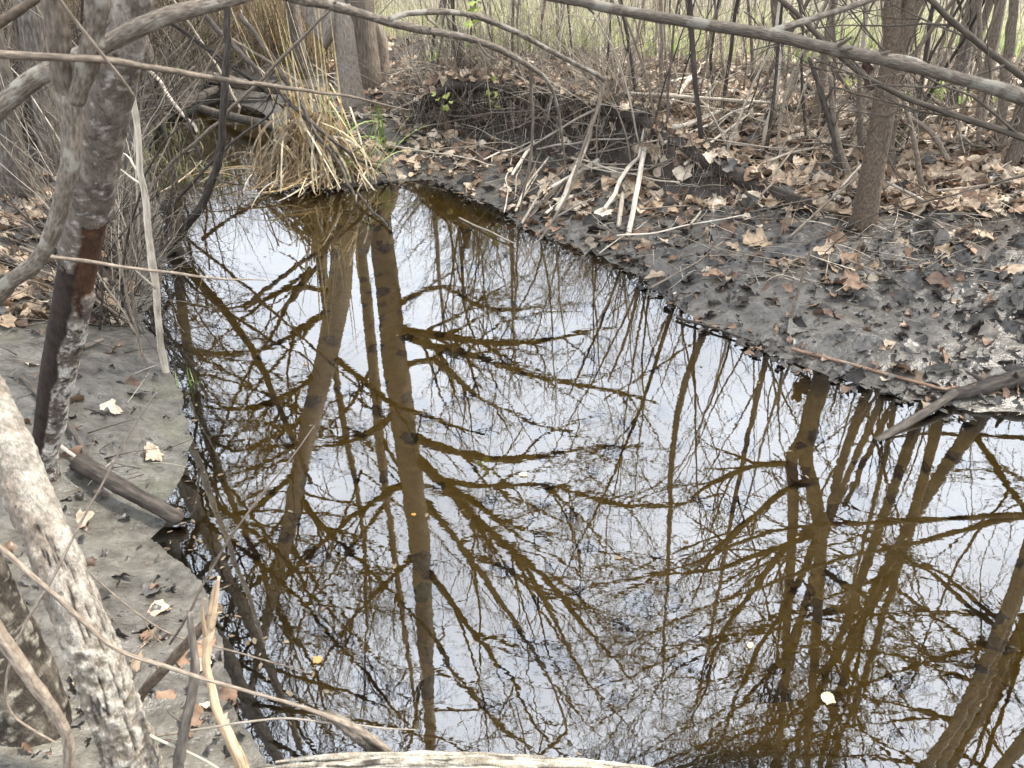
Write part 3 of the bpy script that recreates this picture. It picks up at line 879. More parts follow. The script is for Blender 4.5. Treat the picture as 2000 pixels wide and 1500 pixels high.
# the lichen-white trunk at the lower left corner
T2px = [(-150, 520, 1.30), (-60, 700, 1.22), (10, 850, 1.14), (62, 985, 1.09), (126, 1130, 1.04), (186, 1290, 1.0), (238, 1430, .97), (266, 1520, .955)]
p2 = [at(*q) for q in T2px]
g2 = p2[-1].copy(); g2 += np.array([.03, -.01, 0]); g2[2] = hz(g2[0], g2[1]) - .06
p2.append(g2)
r2 = [.030, .032, .034, .038, .041, .045, .049, .053, .060]
pth = spline(np.array([tuple(p) + (r,) for p, r in zip(p2, r2)]), 460)
mb = MB()
V = tubes(mb, pth[:, :3] - g2, pth[:, 3], 84, cap=False)[0]
s, L, a, b, e, mix = bark_colours(V, 1, np.linspace(0, 1, 460))
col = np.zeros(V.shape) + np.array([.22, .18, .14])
w = sstep(-.15, .45, s * .8 + e * 1.1)  # lichen white gathers on the right: light from the open water painted in
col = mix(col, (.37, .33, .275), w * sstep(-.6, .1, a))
col = mix(col, (.20, .155, .12), sstep(.15, .45, e - .45 * s) * .6)  # browner left flank: its shade painted into the bark colour
col = mix(col, (.40, .35, .29), sstep(0, .5, b) * .5)
lump = fbm(V[..., 0] * 75, V[..., 1] * 75, V[..., 2] * 75, 3, 33)
low = sstep(.52, .62, L + .05 * e)
col = mix(col, (.19, .16, .12), low * sstep(.05, -.25, lump))
col = mix(col, (.40, .37, .31), low * sstep(.1, .3, lump))
fur = fbm(nr := (np.arctan2(V[..., 1] - V.mean(1, keepdims=True)[..., 1], V[..., 0] - V.mean(1, keepdims=True)[..., 0])) * 3.2, L * 5, 0, 3, 44)
col = mix(col, (.035, .03, .024), sstep(.07, .02, np.abs(fur)) * sstep(.3, .5, L) * .85)
col = mix(col, (.05, .04, .03), sstep(.72, .8, vn(V[..., 0] * 60, V[..., 1] * 60, V[..., 2] * 60, 66)) * .7)
nrm = unit(V - V.mean(1, keepdims=True))
disp = .006 * e + .005 * a + low * .006 * lump + .0022 * fbm(V[..., 0] * 190, V[..., 1] * 190, V[..., 2] * 120, 3, 91) - .006 * sstep(.07, .02, np.abs(fur)) * sstep(.3, .5, L) + .002 * b
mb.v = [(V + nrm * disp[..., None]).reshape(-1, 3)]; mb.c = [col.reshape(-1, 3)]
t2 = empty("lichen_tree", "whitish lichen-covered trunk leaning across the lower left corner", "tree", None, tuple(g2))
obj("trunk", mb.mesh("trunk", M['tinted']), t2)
tp = p2[0]
ups = [limb([tp, tp + np.array([-.3, .2, .7]), tp + np.array([-.5 + .5 * k, .5 - .5 * k, 2.0])], .026, .005) for k in range(3)]
obj("crown", crown_of(np.array([u[0] for u in ups]) - g2, np.array([u[1] for u in ups]), 5, 5, 2).mesh("crown", M['bark_crown']), t2)

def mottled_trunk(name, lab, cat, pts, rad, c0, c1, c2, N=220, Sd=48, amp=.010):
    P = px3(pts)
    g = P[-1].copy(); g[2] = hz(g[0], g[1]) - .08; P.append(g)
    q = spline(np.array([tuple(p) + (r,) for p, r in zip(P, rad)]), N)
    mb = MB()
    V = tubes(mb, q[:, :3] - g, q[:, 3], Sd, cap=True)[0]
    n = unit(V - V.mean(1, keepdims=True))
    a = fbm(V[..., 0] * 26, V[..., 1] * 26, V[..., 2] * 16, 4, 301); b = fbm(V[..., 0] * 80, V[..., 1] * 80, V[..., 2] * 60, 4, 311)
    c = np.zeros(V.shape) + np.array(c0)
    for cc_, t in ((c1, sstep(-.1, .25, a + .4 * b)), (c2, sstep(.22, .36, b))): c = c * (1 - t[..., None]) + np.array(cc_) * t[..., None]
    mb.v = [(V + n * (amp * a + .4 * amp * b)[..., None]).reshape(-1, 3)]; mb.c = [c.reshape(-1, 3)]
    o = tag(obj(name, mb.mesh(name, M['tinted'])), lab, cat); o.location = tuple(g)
def px3(L): return [at(*q) for q in L]
mottled_trunk("shade_stump", "added dark mottled brown stump standing in for the shaded bank behind the lichen-white trunk in the lower left corner", "stump", [(-90, 1010, 1.24), (-40, 1150, 1.18), (20, 1300, 1.13), (70, 1440, 1.08), (90, 1540, 1.05)], [.05, .062, .072, .08, .09, .10], (.045, .036, .027), (.13, .11, .085), (.27, .245, .195))  # dark form added to fill the shaded patch of bank
# forked brown stem in front of the peeling tree
def px3(L): return [at(*q) for q in L]
def rooted(pts, dx=0, dy=0, sink=.05):
    b = pts[-1].copy(); b[0] += dx; b[1] += dy; b[2] = hz(b[0], b[1]) - sink
    return pts + [b]
f0 = rooted(px3([(138, 185, 1.30), (140, 250, 1.30), (136, 320, 1.30), (122, 400, 1.31), (98, 460, 1.32), (52, 525, 1.34), (-10, 580, 1.36), (-80, 650, 1.4)]), -.25, .1)
t3 = empty("forked_sapling", "rough forked stem crossing in front of the peeling tree, bent towards the lower left", "stem", None, tuple(f0[-1]))
obj("trunk", branchmesh([(f0, [.022, .017, .0145, .0135, .0135, .014, .015, .016, .02])], 'twig_grey', 0, 16, 80, .005, .22, base=f0[-1]), t3)
obj("branch", branchmesh([(px3([(138, 190, 1.30), (122, 140, 1.29), (113, 70, 1.28), (102, 0, 1.27), (92, -80, 1.26)]), [.018, .017, .017, .016, .013])], 'stem_mid', 0, 14, 50, .004, .14, base=f0[-1]), t3)
obj("branch", branchmesh([(px3([(142, 195, 1.30), (165, 120, 1.29), (176, 60, 1.28), (182, 0, 1.27), (190, -80, 1.26)]), [.016, .016, .0165, .017, .014])], 'twig_grey', 0, 14, 50, .004, .14, base=f0[-1]), t3)

# the long arching branch
A = px3([(530, -25, 1.55), (410, 12, 1.50), (300, 42, 1.46), (215, 78, 1.44), (95, 138, 1.40), (30, 185, 1.38), (-40, 260, 1.36), (-140, 420, 1.34), (-230, 640, 1.35)])
A = rooted(A, -.12, .05)
ar = empty("arching_branch", "long grey-brown branch arching over the creek from the left, twigs hanging at its end", "branch", None, tuple(A[-1]))
obj("limb", branchmesh([(A, [.0112, .0135, .0142, .0142, .0142, .015, .016, .017, .018, .02])], 'twig_grey', 0, 18, 90, .004, .10, base=A[-1]), ar)
B1 = px3([(530, -25, 1.55), (560, -10, 1.58), (650, 14, 1.66), (780, 45, 1.75), (930, 76, 1.82), (1000, 108, 1.87), (1036, 130, 1.9), (1062, 150, 1.92), (1085, 190, 1.95), (1100, 260, 1.97), (1108, 340, 1.98)])
B2 = px3([(760, 38, 1.73), (800, 26, 1.78), (870, 20, 1.84), (935, 32, 1.9), (1000, 60, 1.95), (1080, 100, 2.0), (1150, 138, 2.05), (1182, 158, 2.07)])
B3 = px3([(1182, 158, 2.07), (1170, 210, 2.08), (1140, 290, 2.09), (1120, 350, 2.09), (1105, 390, 2.1), (1060, 460, 2.1), (1020, 520, 2.1)])
B4 = px3([(1036, 130, 1.9), (1038, 180, 1.92), (1035, 260, 1.93), (1030, 350, 1.94), (1012, 440, 1.95)])
obj("offshoot", branchmesh([(B1, [.0115, .011, .0095, .0085, .007, .0065, .006, .005, .004, .003, .0018])], 'twig_grey', 3, 12, 80, .004, .10, (.05, .12), base=A[-1]), ar)
obj("offshoot", branchmesh([(B2, [.006, .006, .006, .0062, .006, .0055, .005, .0065])], 'twig_grey', 2, 10, 60, .004, .10, (.05, .12), base=A[-1]), ar)
obj("hanging_twig", branchmesh([(B3, [.006, .0055, .005, .0048, .004, .003, .0018])], 'stem_mid', 4, 8, 60, .005, .10, (.06, .15), base=A[-1]), ar)
obj("hanging_twig", branchmesh([(B4, [.005, .0042, .0036, .003, .0018])], 'stem_mid', 3, 8, 50, .005, .10, (.06, .15), base=A[-1]), ar)

# the branch across the top right, from a tree just outside the frame
Cb = px3([(1000, -30, 1.62), (1080, -5, 1.6), (1300, 36, 1.55), (1500, 68, 1.52), (1600, 92, 1.5), (1700, 112, 1.5), (1850, 148, 1.48), (1940, 172, 1.48), (2000, 190, 1.48)])
Cb += [np.array([1.35, 1.5, 1.22]), np.array([1.72, 1.45, .85])]
cb = np.array([1.85, 1.40, hz(1.85, 1.40) - .3]); Cb.append(cb)
oc = empty("overhanging_branch", "thick grey branch sweeping across the top right in front of the speckled tree", "branch", None, tuple(cb))
obj("limb", branchmesh([(Cb, [.0078, .0086, .0102, .011, .011, .011, .0118, .0125, .0132, .016, .02, .03])], 'twig_grey', 0, 18, 120, .003, .10, base=cb), oc)
obj("offshoot", branchmesh([(px3([(1500, 66, 1.52), (1560, 45, 1.55), (1640, 20, 1.6), (1720, -5, 1.65)]), [.0075, .0068, .006, .005])], 'twig_grey', 0, 10, 40, .003, .08, base=cb), oc)
obj("offshoot", branchmesh([(px3([(1705, 108, 1.5), (1760, 112, 1.495), (1810, 130, 1.49), (1880, 165, 1.485)]), [.004, .006, .0055, .003])], 'twig_grey', 0, 10, 40, .002, .08, base=cb), oc)

# single thin branches near the lens and standing stems by the water: label, points (px, py, depth), radii, material, twigs
THIN = [
 ("bare_branch", "long straight thin branch crossing the peeling trunk below the arching branch", [(-40, 100, 1.15), (0, 104, 1.17), (100, 112, 1.22), (200, 120, 1.28), (320, 138, 1.4), (450, 158, 1.55), (600, 176, 1.75), (700, 192, 1.9), (800, 215, 2.05)], [.0055, .0055, .0058, .0056, .0052, .0045, .004, .003, .0016], 'stem_mid', 0),
 ("bare_branch", "thin pale twig reaching from the peeling trunk out over the water", [(40, 480, 1.45), (85, 497, 1.5), (180, 510, 1.55), (300, 531, 1.6), (430, 545, 1.68), (520, 548, 1.75)], [.0035, .0042, .0042, .0036, .0028, .0012], 'stem_mid', 0),
 ("bare_branch", "dark reddish branch end cutting across the upper left corner", [(-60, 75, 1.3), (0, 42, 1.3), (60, 5, 1.3), (130, -40, 1.3)], [.0075, .007, .0065, .006], 'bark_brown', 0),
 ("bare_branch", "thin slanting twig in front of the peeling trunk's upper bark", [(105, -20, 1.2), (150, 45, 1.22), (190, 95, 1.24), (240, 160, 1.27), (262, 190, 1.28)], [.003, .003, .0028, .0025, .0015], 'stem_mid', 0),
 ("bare_branch", "grey shoot sweeping from the pale lichen trunk past the bottom corner", [(-60, 1025, .95), (0, 1070, .95), (90, 1150, .95), (160, 1212, .95), (230, 1270, .95), (330, 1305, .96), (450, 1342, .97), (560, 1372, .98), (640, 1400, .99), (700, 1425, 1.0), (760, 1470, 1.0)], [.0048, .0048, .0046, .0044, .004, .0038, .0035, .0032, .005, .0075, .008], 'stem_mid', 0),
 ("bare_branch", "blurred thin twig crossing the mud from the black log down to the broken stake", [(615, 830, 1.35), (560, 905, 1.3), (480, 1010, 1.25), (420, 1100, 1.22), (370, 1200, 1.18), (330, 1260, 1.17)], [.0012, .0018, .0022, .0025, .0027, .0028], 'stem_mid', 0),
 ("bare_branch", "thin twig rising over the lichen trunk towards the algae-stained mud", [(300, 770, 1.1), (240, 870, 1.08), (170, 1000, 1.05), (110, 1120, 1.0), (40, 1230, .96), (12, 1330, .94), (30, 1400, .93), (110, 1450, .92)], [.001, .0016, .0022, .0024, .0024, .0024, .0024, .002], 'stem_mid', 0),
 ("bare_branch", "pair of fine crossing twigs over the mud behind the broken stake", [(140, 1078, 1.25), (200, 1140, 1.25), (260, 1190, 1.25), (320, 1230, 1.25), (370, 1250, 1.26), (440, 1268, 1.26), (520, 1290, 1.27), (600, 1312, 1.28)], [.0015, .0018, .002, .002, .0022, .0024, .002, .001], 'stem_mid', 2),
 ("bare_branch", "fine pale twig curving along the water's edge under the broken stake", [(300, 1440, 1.0), (380, 1425, 1.0), (470, 1412, 1.0), (560, 1405, 1.0), (640, 1415, 1.0), (730, 1418, 1.02), (815, 1425, 1.04)], [.003, .0025, .0022, .002, .0018, .0016, .001], 'stem_pale', 0),
 ("bare_branch", "long grey twig lying low behind the white bark log", [(230, 1405, .99), (300, 1440, .98), (380, 1475, .97), (460, 1520, .97)], [.0035, .0035, .003, .0025], 'stem_pale', 0),
 ("bare_branch", "brown mossy branch slanting behind the lichen trunk at the bottom corner", [(-40, 1190, .86), (0, 1240, .86), (60, 1320, .86), (110, 1390, .86), (135, 1460, .86), (130, 1530, .86)], [.011, .011, .011, .010, .010, .010], 'stem_mid', 0),
]
for name, lab, pts, rad, m_, tw in THIN:
    P = px3(pts)
    b = P[0]
    tag(obj(name, branchmesh([(P, rad)], m_, tw, 9, 60, .003, .08, (.05, .2))), lab, "branch", "bare twigs and branches close to the lens")

# standing stems rooted at the left shore
def standing(name, lab, base_px, ups, rad, m_='stem_mid', tw=4, cat="stem", group="bare stems standing at the left shore", sides=8):
    g = G(*base_px)
    pts = [np.array([g[0], g[1], hz(g[0], g[1]) - .05])] + [at(x, y, g[1] + dy) for x, y, dy in ups]
    return tag(obj(name, branchmesh([(pts, rad)], m_, tw, sides, 60, .006, .06, (.06, .2))), lab, cat, group)
standing("bare_sapling", "slender pale upright stem at the water's edge in front of the mud slope", (324, 730), [(318, 690, 0), (310, 630, -.05), (301, 540, -.1), (288, 420, -.15), (272, 300, -.2), (260, 220, -.22), (247, 130, -.25), (238, 40, -.25)], [.016, .0145, .0145, .014, .0125, .011, .0095, .008, .006], 'stem_pale', 3)
standing("bare_sapling", "thin twiggy stem beside the slender pale one at the water's edge", (286, 722), [(268, 660, 0), (250, 590, 0), (238, 520, 0), (225, 430, 0)], [.006, .0055, .005, .004, .003], 'stem_mid', 6)
standing("bare_sapling", "dark bent stem rising out of the water's edge and curving up past the grass", (312, 492), [(355, 455, 0), (390, 405, -.1), (415, 350, -.15), (428, 300, -.2), (436, 230, -.25), (443, 120, -.3), (444, 20, -.3), (446, -60, -.3)], [.028, .026, .023, .021, .02, .019, .0175, .015, .013], 'bark_dark', 4)
standing("bare_sapling", "dark thin shoot slanting from the dark bent stem's foot towards the straw", (306, 480), [(340, 400, 0), (400, 330, 0), (470, 265, 0), (530, 220, 0), (545, 170, 0)], [.011, .010, .009, .008, .006, .004], 'bark_dark', 4)
standing("bare_sapling", "thin dark stem standing in the shallows behind the dark bent stem", (350, 380), [(335, 320, 0), (318, 250, 0), (300, 180, 0), (280, 120, 0)], [.013, .012, .011, .009, .007], 'bark_dark', 5)
standing("bare_sapling", "second thin dark stem standing in the grassy shallows by the log", (400, 330), [(385, 290, 0), (365, 230, 0), (345, 190, 0), (320, 100, 0)], [.012, .011, .010, .009, .006], 'bark_dark', 5)
standing("bare_sapling", "long slanting branch crossing in front of the cattails from the shallows", (268, 385), [(330, 325, 0), (430, 235, -.2), (520, 145, -.4), (580, 85, -.5), (660, 0, -.6)], [.012, .012, .011, .010, .009, .007], 'stem_mid', 2)

# grey trunks of the clump at the left edge
LT = [((62, 372), [(30, 290, 0), (5, 200, 0), (-15, 110, .1), (-35, 0, .2)], .045), ((40, 350), [(22, 250, 0), (6, 160, 0), (-10, 60, 0)], .03),
      ((118, 318), [(88, 240, 0), (62, 160, .1), (38, 60, .2), (25, -40, .3)], .04), ((128, 320), [(105, 220, 0), (85, 130, .1), (70, 20, .2)], .022),
      ((86, 300), [(62, 210, 0), (40, 120, 0), (28, 10, 0)], .02), ((142, 300), [(120, 230, .1), (98, 150, .2), (85, 70, .3), (80, -30, .3)], .03),
      ((95, 395), [(60, 330, 0), (20, 280, 0), (-30, 230, 0)], .013), ((105, 362), [(78, 280, 0), (45, 230, 0), (15, 180, 0)], .012),
      ((250, 420), [(262, 320, 0), (255, 220, 0), (240, 110, 0)], .012), ((225, 470), [(240, 380, 0), (252, 280, 0), (262, 150, 0)], .014),
      ((205, 440), [(215, 330, 0), (222, 230, 0), (226, 120, 0)], .012)]
LOOKS = ["stoutest and leaning furthest outwards", "half hidden behind the stoutest trunk", "flaking bark, in the middle of the clump", "slim and straight beside the flaking one",
         "thin and dark at the clump's back", "next to the peeling tree, upright", "low slanting shoot over the leaves", "short slanting shoot above the low one",
         "just beyond the peeling tree, twiggy", "curving up behind the bare rust-brown strip", "straight, hugging the peeling tree's far side"]
for (b, ups, r), lk in zip(LT, LOOKS):
    standing("grey_sapling", "grey stem of the left bank clump, " + lk, b, ups, [r * (1 - .12 * i) for i in range(len(ups) + 1)], 'bark_grey', 3, "stem", "grey stems of the clump on the left bank", 12)

# ------------------------------------------------------------------ sticks, logs, roots
def stick(name, lab, a_px, b_px, r, m_='stick_brown', za=0.0, zb=0.0, bend=0.02, cat="stick", group=None, tw=0, taper=.7, mids=None, rough=.12, sides=9):
    pa, pb = G(*a_px), G(*b_px)
    pa = pa + np.array([0, 0, za + r * .6]); pb = pb + np.array([0, 0, zb + r * .6])
    pts = [pa] + ([np.array(G(*q)) + np.array([0, 0, r * .6 + max(za, zb) * .5]) for q in mids] if mids else []) + [pb]
    P = spline(pts, 24)
    P = wiggle(P, bend * np.linalg.norm(pb - pa), 2.0)
    P[:, 2] = np.maximum(P[:, 2], np.maximum(hgt(P[:, 0], P[:, 1]), -.02) + r * .3)
    R = r * (1 - (1 - taper) * np.linspace(0, 1, 24))
    mb = MB()
    tubes(mb, P, R, sides, rough=rough, rseed=int(rng.integers(1, 999)), rfreq=(1.5, 25))
    if tw:
        Q, R2 = grow(P[None], R[None], tw, (25, 60), (.12, .35), .2, 6, .15, .08, .5)
        tubes(mb, Q, np.maximum(R2, .0015), 5)
    return tag(obj(name, mb.mesh(name, M[m_])), lab, cat, group)

PW = "pale peeled sticks on the far bank"
stick("peeled_stick", "longest pale peeled stick, running from the horizontal pole down to the dark mud", (1336, 196), (1185, 425), .018, 'wood_pale', .16, .02, .012, group=PW, taper=.75)
stick("peeled_stick", "pale peeled stick lying straight down the mud, blunt at both ends", (1256, 318), (1226, 466), .018, 'wood_pale', .03, 0, .004, group=PW, taper=.9)
stick("peeled_stick", "short pale peeled stick standing just beside the straight one", (1214, 394), (1208, 446), .016, 'wood_pale', .03, 0, .004, group=PW, taper=.95)
stick("peeled_stick", "pale peeled stick with a pointed tip above the stick heap", (1155, 296), (1088, 425), .018, 'wood_pale', .10, .03, .01, group=PW, taper=1.1)
stick("peeled_stick", "thick pale pole of the bundle slanting up the leafy slope", (1292, 308), (1402, 254), .022, 'wood_pale', .09, .12, .008, group=PW)
stick("peeled_stick", "thin bowed white stick along the top of the bundle", (1300, 318), (1460, 244), .011, 'wood_pale', .10, .15, .02, group=PW)
stick("peeled_stick", "straight white stick below the bundle, over the fallen leaves", (1332, 352), (1458, 262), .011, 'wood_pale', .09, .13, .006, group=PW)
stick("peeled_stick", "short chewed pale stub lying above the bundle", (1310, 288), (1332, 278), .018, 'wood_pale', .09, .09, .004, group=PW)
stick("peeled_stick", "pale twig crossing the bundle almost level", (1262, 300), (1500, 320), .006, 'stem_pale', .10, .10, .006, group=PW)
stick("peeled_stick", "pale stick low in the heap at the water, angled to the left", (1042, 300), (1000, 350), .015, 'wood_pale', .08, .02, .01, group=PW)
stick("peeled_stick", "crooked pale branch across the stick heap", (1165, 330), (1080, 378), .02, 'wood_pale', .05, .03, .02, group=PW, tw=2)
stick("peeled_stick", "forked pale twig at the heap's near end", (1066, 428), (1104, 398), .010, 'wood_pale', .03, .03, .01, group=PW, tw=2)
stick("peeled_stick", "brown stick lying along the waterline below the straight peeled stick", (1142, 468), (1250, 478), .013, 'stem_mid', .01, .01, .006, group=PW)
stick("horizontal_pole", "long pale horizontal pole lying over the leaf-covered bank top", (1205, 232), (1500, 232), .015, 'stem_pale', .17, .10, .006, "pole", tw=2)
stick("leaning_pole", "thin pole continuing the horizontal one down into the undercut bank", (1205, 232), (1000, 320), .011, 'stem_pale', .16, .05, .012, "pole")
stick("leaning_pole", "whitish branch lying along the edge of the undercut bank", (1190, 182), (810, 206), .011, 'stem_pale', .10, .08, .02, "pole", tw=3)
for k in range(16):
    a = (rng.uniform(985, 1090), rng.uniform(390, 450)); an = rng.normal(-.75, .35); ln = rng.uniform(50, 130)
    stick("heap_stick", "thin grey stick in the tangled heap at the water's edge", a, (a[0] + ln * math.cos(an), a[1] + ln * math.sin(an)), rng.uniform(.004, .010),
          random.choice(['stem_pale', 'stem_mid', 'stick_brown']), .02, rng.uniform(.02, .10), .02, group="sticks of the heap at the water's edge", tw=1)
stick("rusty_reed", "rust-brown split reed stem lying along the right waterline", (1545, 692), (1865, 778), .008, 'reed_rust', .01, .02, .006, "stem", taper=.8)
stick("broken_stick", "grey broken stick slanting from the root into the water on the right", (1860, 786), (1712, 862), .017, 'stick_brown', .03, -.02, .01, "stick", taper=1.0)
stick("root", "gnarled dark root reaching the water at the right edge", (2040, 742), (1850, 782), .045, 'bark_dark', .03, 0, .03, "root", tw=3, rough=.35, taper=.5)
stick("mud_stick", "thin grey stick standing upright in the shore mud by the dark leaves", (1540, 635), (1553, 632), .008, 'stem_mid', 0, .33, .01)
stick("mud_stick", "short stub standing in the mud left of the speckled tree's foot", (1520, 470), (1530, 468), .010, 'stem_mid', 0, .16, .01)
stick("mud_twig", "thin curved twig lying on the bare grey mud", (1650, 510), (1760, 560), .005, 'stem_mid', .01, .01, .03)
stick("mud_twig", "long thin twig over the big tan leaves on the shore", (1380, 500), (1615, 545), .004, 'stem_mid', .05, .03, .02)
stick("mud_twig", "thin pale arched twig over the shore mud beside the peeled sticks", (1186, 505), (1290, 418), .004, 'stem_pale', .02, .04, .08)
stick("mud_twig", "dark thin stick across the shore leaves below the big tan leaf", (1270, 570), (1410, 488), .006, 'stem_mid', .02, .04, .04)
stick("mud_twig", "grey twig pointing up from the mud toward the speckled tree's foot", (1540, 476), (1690, 362), .007, 'stem_mid', .03, .12, .01)
stick("black_log", "black half-sunk log on the left mud, its end in the water", (160, 930), (352, 1030), .030, 'bark_dark', .03, .012, .02, "log", rough=.25, taper=.75)
stick("grey_stick", "curved grey stick lying above the black log", (58, 740), (185, 915), .012, 'stick_brown', .02, .03, .03, taper=.9)
stick("grey_stick", "short grey stick on the mud behind the peeling trunk", (140, 700), (205, 678), .011, 'stick_brown', .02, .02, .02)
stick("grey_stick", "pale stub poking out beside the black log's upper end", (125, 890), (160, 914), .008, 'stem_pale', .02, .02, .01)
stick("mossy_log", "grey log lying across the shallow water towards the straw clump", (395, 225), (565, 268), .05, 'stick_brown', .03, .03, .01, "log")
stick("mossy_log", "thick log on the far mud beside the shallow water", (405, 170), (545, 192), .075, 'stick_brown', .06, .05, .02, "log")
stick("mossy_log", "dark sloping log end at the back of the shallow channel", (340, 230), (440, 186), .06, 'bark_dark', .05, .05, .02, "log")
stick("white_stick", "bleached split stick slanting down into the grassy shallows", (270, 168), (385, 272), .022, 'wood_pale', .40, .04, .01, "stick")
stick("white_stick", "long thin bleached pole in the brush behind the shallows", (395, 45), (520, 180), .018, 'stem_pale', .6, .1, .01, "stick")
def dead_branch(lab, pts, end, r, tw=8):
    P = px3(pts); g = G(*end); P.append(np.array([g[0], g[1], g[2] - .01]))
    tag(obj("dead_branch", branchmesh([(P, [r * (1 - .5 * k / (len(P) - 1)) for k in range(len(P))])], 'bark_dark', tw, 9, 60, .012, .2, (.08, .25))), lab, "branch", "black dead branches over the straw clump")
dead_branch("black dead branch slanting down across the straw clump to the water", [(360, -10, 6.3), (440, 70, 6.15), (520, 155, 5.95), (600, 232, 5.75), (680, 296, 5.68)], (764, 346), .022, 10)
dead_branch("black dead branch dipping into the water in front of the straw clump", [(470, 30, 6.1), (560, 160, 5.85), (620, 262, 5.62), (668, 330, 5.52)], (704, 402), .019, 9)
dead_branch("dead branch in the brush above the shallow channel, ending behind the straw", [(300, 20, 7.6), (400, 90, 7.5), (480, 150, 7.4)], (560, 215), .02, 10)
LP = [((300, 40), (420, 190), "leaning against the brush over the shallows"), ((470, 20), (560, 150), "lying under the rusty brush"), ((420, 60), (640, 205), "crossing low behind the straw clump"), ((250, 110), (330, 230), "over the grass behind the pale upright sapling"),
      ((330, -10), (470, 210), "longest of those in the left brush"), ((380, 130), (300, 240), "slanting the other way in the left brush")]
for a, b, lk in LP:
    g = G(*b); e = at(a[0], a[1], g[1] + .3)
    tag(obj("leaning_pole", branchmesh([([np.array([g[0], g[1], g[2] - .03]), (g + e) / 2 + rng.normal(0, .04, 3), e], [.020, .017, .012])], random.choice(['stem_pale', 'stem_mid', 'bark_grey']), 4, 8, 40, .01, .12, (.1, .3))), "dead leaning pole " + lk, "pole", "poles leaning in the left brush")
stick("wet_branch_tip", "scaly dark branch tip poking out of the water below the straw clump", (690, 392), (766, 454), .010, 'bark_dark', .03, .01, .03, "branch", tw=6)
stick("floating_stalk", "bent yellowish stalk floating off the far mud", (900, 430), (1008, 482), .007, 'stem_pale', .005, .005, .03, "stalk")
stick("floating_twig", "thin dark twig adrift off the right shore", (1320, 625), (1470, 672), .007, 'bark_dark', .004, .004, .02, "twig", tw=4)

FS = [("in the leaf carpet by the speckled tree", (1500, 180, 2030, 420)), ("over the leaves above the horizontal pole", (1150, 150, 1620, 235)), ("hanging down the undercut bank", (800, 190, 1180, 340)),
      ("on the shore leaves below the peeled sticks", (1050, 300, 1500, 470)), ("on the ground below the grey trunks", (600, 150, 860, 330))]
for zone, ar_ in FS:
    for k in range(18):
        a = (rng.uniform(ar_[0], ar_[2]), rng.uniform(ar_[1], ar_[3])); an = rng.normal(0, .5) if k % 3 else rng.normal(-.9, .4); ln = rng.uniform(60, 260)
        b = (a[0] + ln * math.cos(an), max(60, a[1] + ln * .5 * math.sin(an)))
        mk = random.choice(['stem_pale', 'stem_mid', 'stem_mid', 'stem_pale', 'stem_pale', 'wood_pale'])
        stick("fallen_stick", f"{'long' if ln > 160 else 'short'} {dict(stem_pale='pale', stem_mid='brown', wood_pale='whitish')[mk]} fallen stick {zone}", a, b, rng.uniform(.004, .009), mk, rng.uniform(.01, .12), rng.uniform(.01, .12), .045, group="fallen sticks on the far bank", tw=k % 3)
# broken stake and dark stick at the bottom
bs_ = px3([(424, 1130, 1.10), (412, 1185, 1.09), (402, 1240, 1.08), (400, 1300, 1.06), (420, 1360, 1.04), (445, 1425, 1.02), (475, 1500, 1.0), (500, 1580, .98)])
stk = empty("broken_stake", "splintered pale broken stake standing up from the bottom edge", "stake", None, tuple(bs_[-1]))
obj("shaft", branchmesh([(bs_, [.0025, .007, .0095, .008, .009, .0105, .012, .013])], 'wood_tan', 0, 14, 70, .004, .25, base=bs_[-1]), stk)
spl = [(px3([(404, 1240, 1.08), (396, 1195, 1.07), (401, 1168, 1.07)]), [.005, .003, .0012]), (px3([(412, 1230, 1.08), (424, 1200, 1.09), (433, 1196, 1.09)]), [.005, .003, .0012]),
       (px3([(408, 1200, 1.08), (416, 1160, 1.09), (420, 1135, 1.09)]), [.005, .003, .001])]
obj("splinter", branchmesh(spl, 'wood_tan', 0, 7, 20, .001, .2, base=bs_[-1]), stk)
P = px3([(425, 1185, 1.13), (380, 1240, 1.12), (320, 1310, 1.11), (270, 1370, 1.10)])
P.append(np.array([P[-1][0] - .03, P[-1][1] - .04, hz(P[-1][0] - .03, P[-1][1] - .04) - .02]))
tag(obj("dark_stick", branchmesh([(P, [.010, .0105, .011, .0115, .012])], 'bark_brown', 0, 12, 50, .002, .08)), "smooth dark brown stick propped behind the broken stake", "stick")
P = px3([(372, 1200, 1.02), (378, 1300, 1.0), (368, 1380, .98), (352, 1450, .97), (345, 1530, .96)])
tag(obj("grey_stake", branchmesh([(P, [.005, .008, .010, .011, .012])], 'bark_grey', 1, 12, 50, .004, .2)), "short grey weathered stake between the lichen trunk and the broken stake", "stake")
P = px3([(632, 1392, 1.0), (665, 1412, 1.0), (700, 1440, 1.0), (735, 1475, 1.0), (760, 1530, 1.0)])
tag(obj("knotty_stub", branchmesh([(P, [.004, .011, .013, .013, .014])], 'twig_grey', 2, 14, 50, .004, .3)), "knotty grey stub at the bottom edge beside the white bark log", "stub")

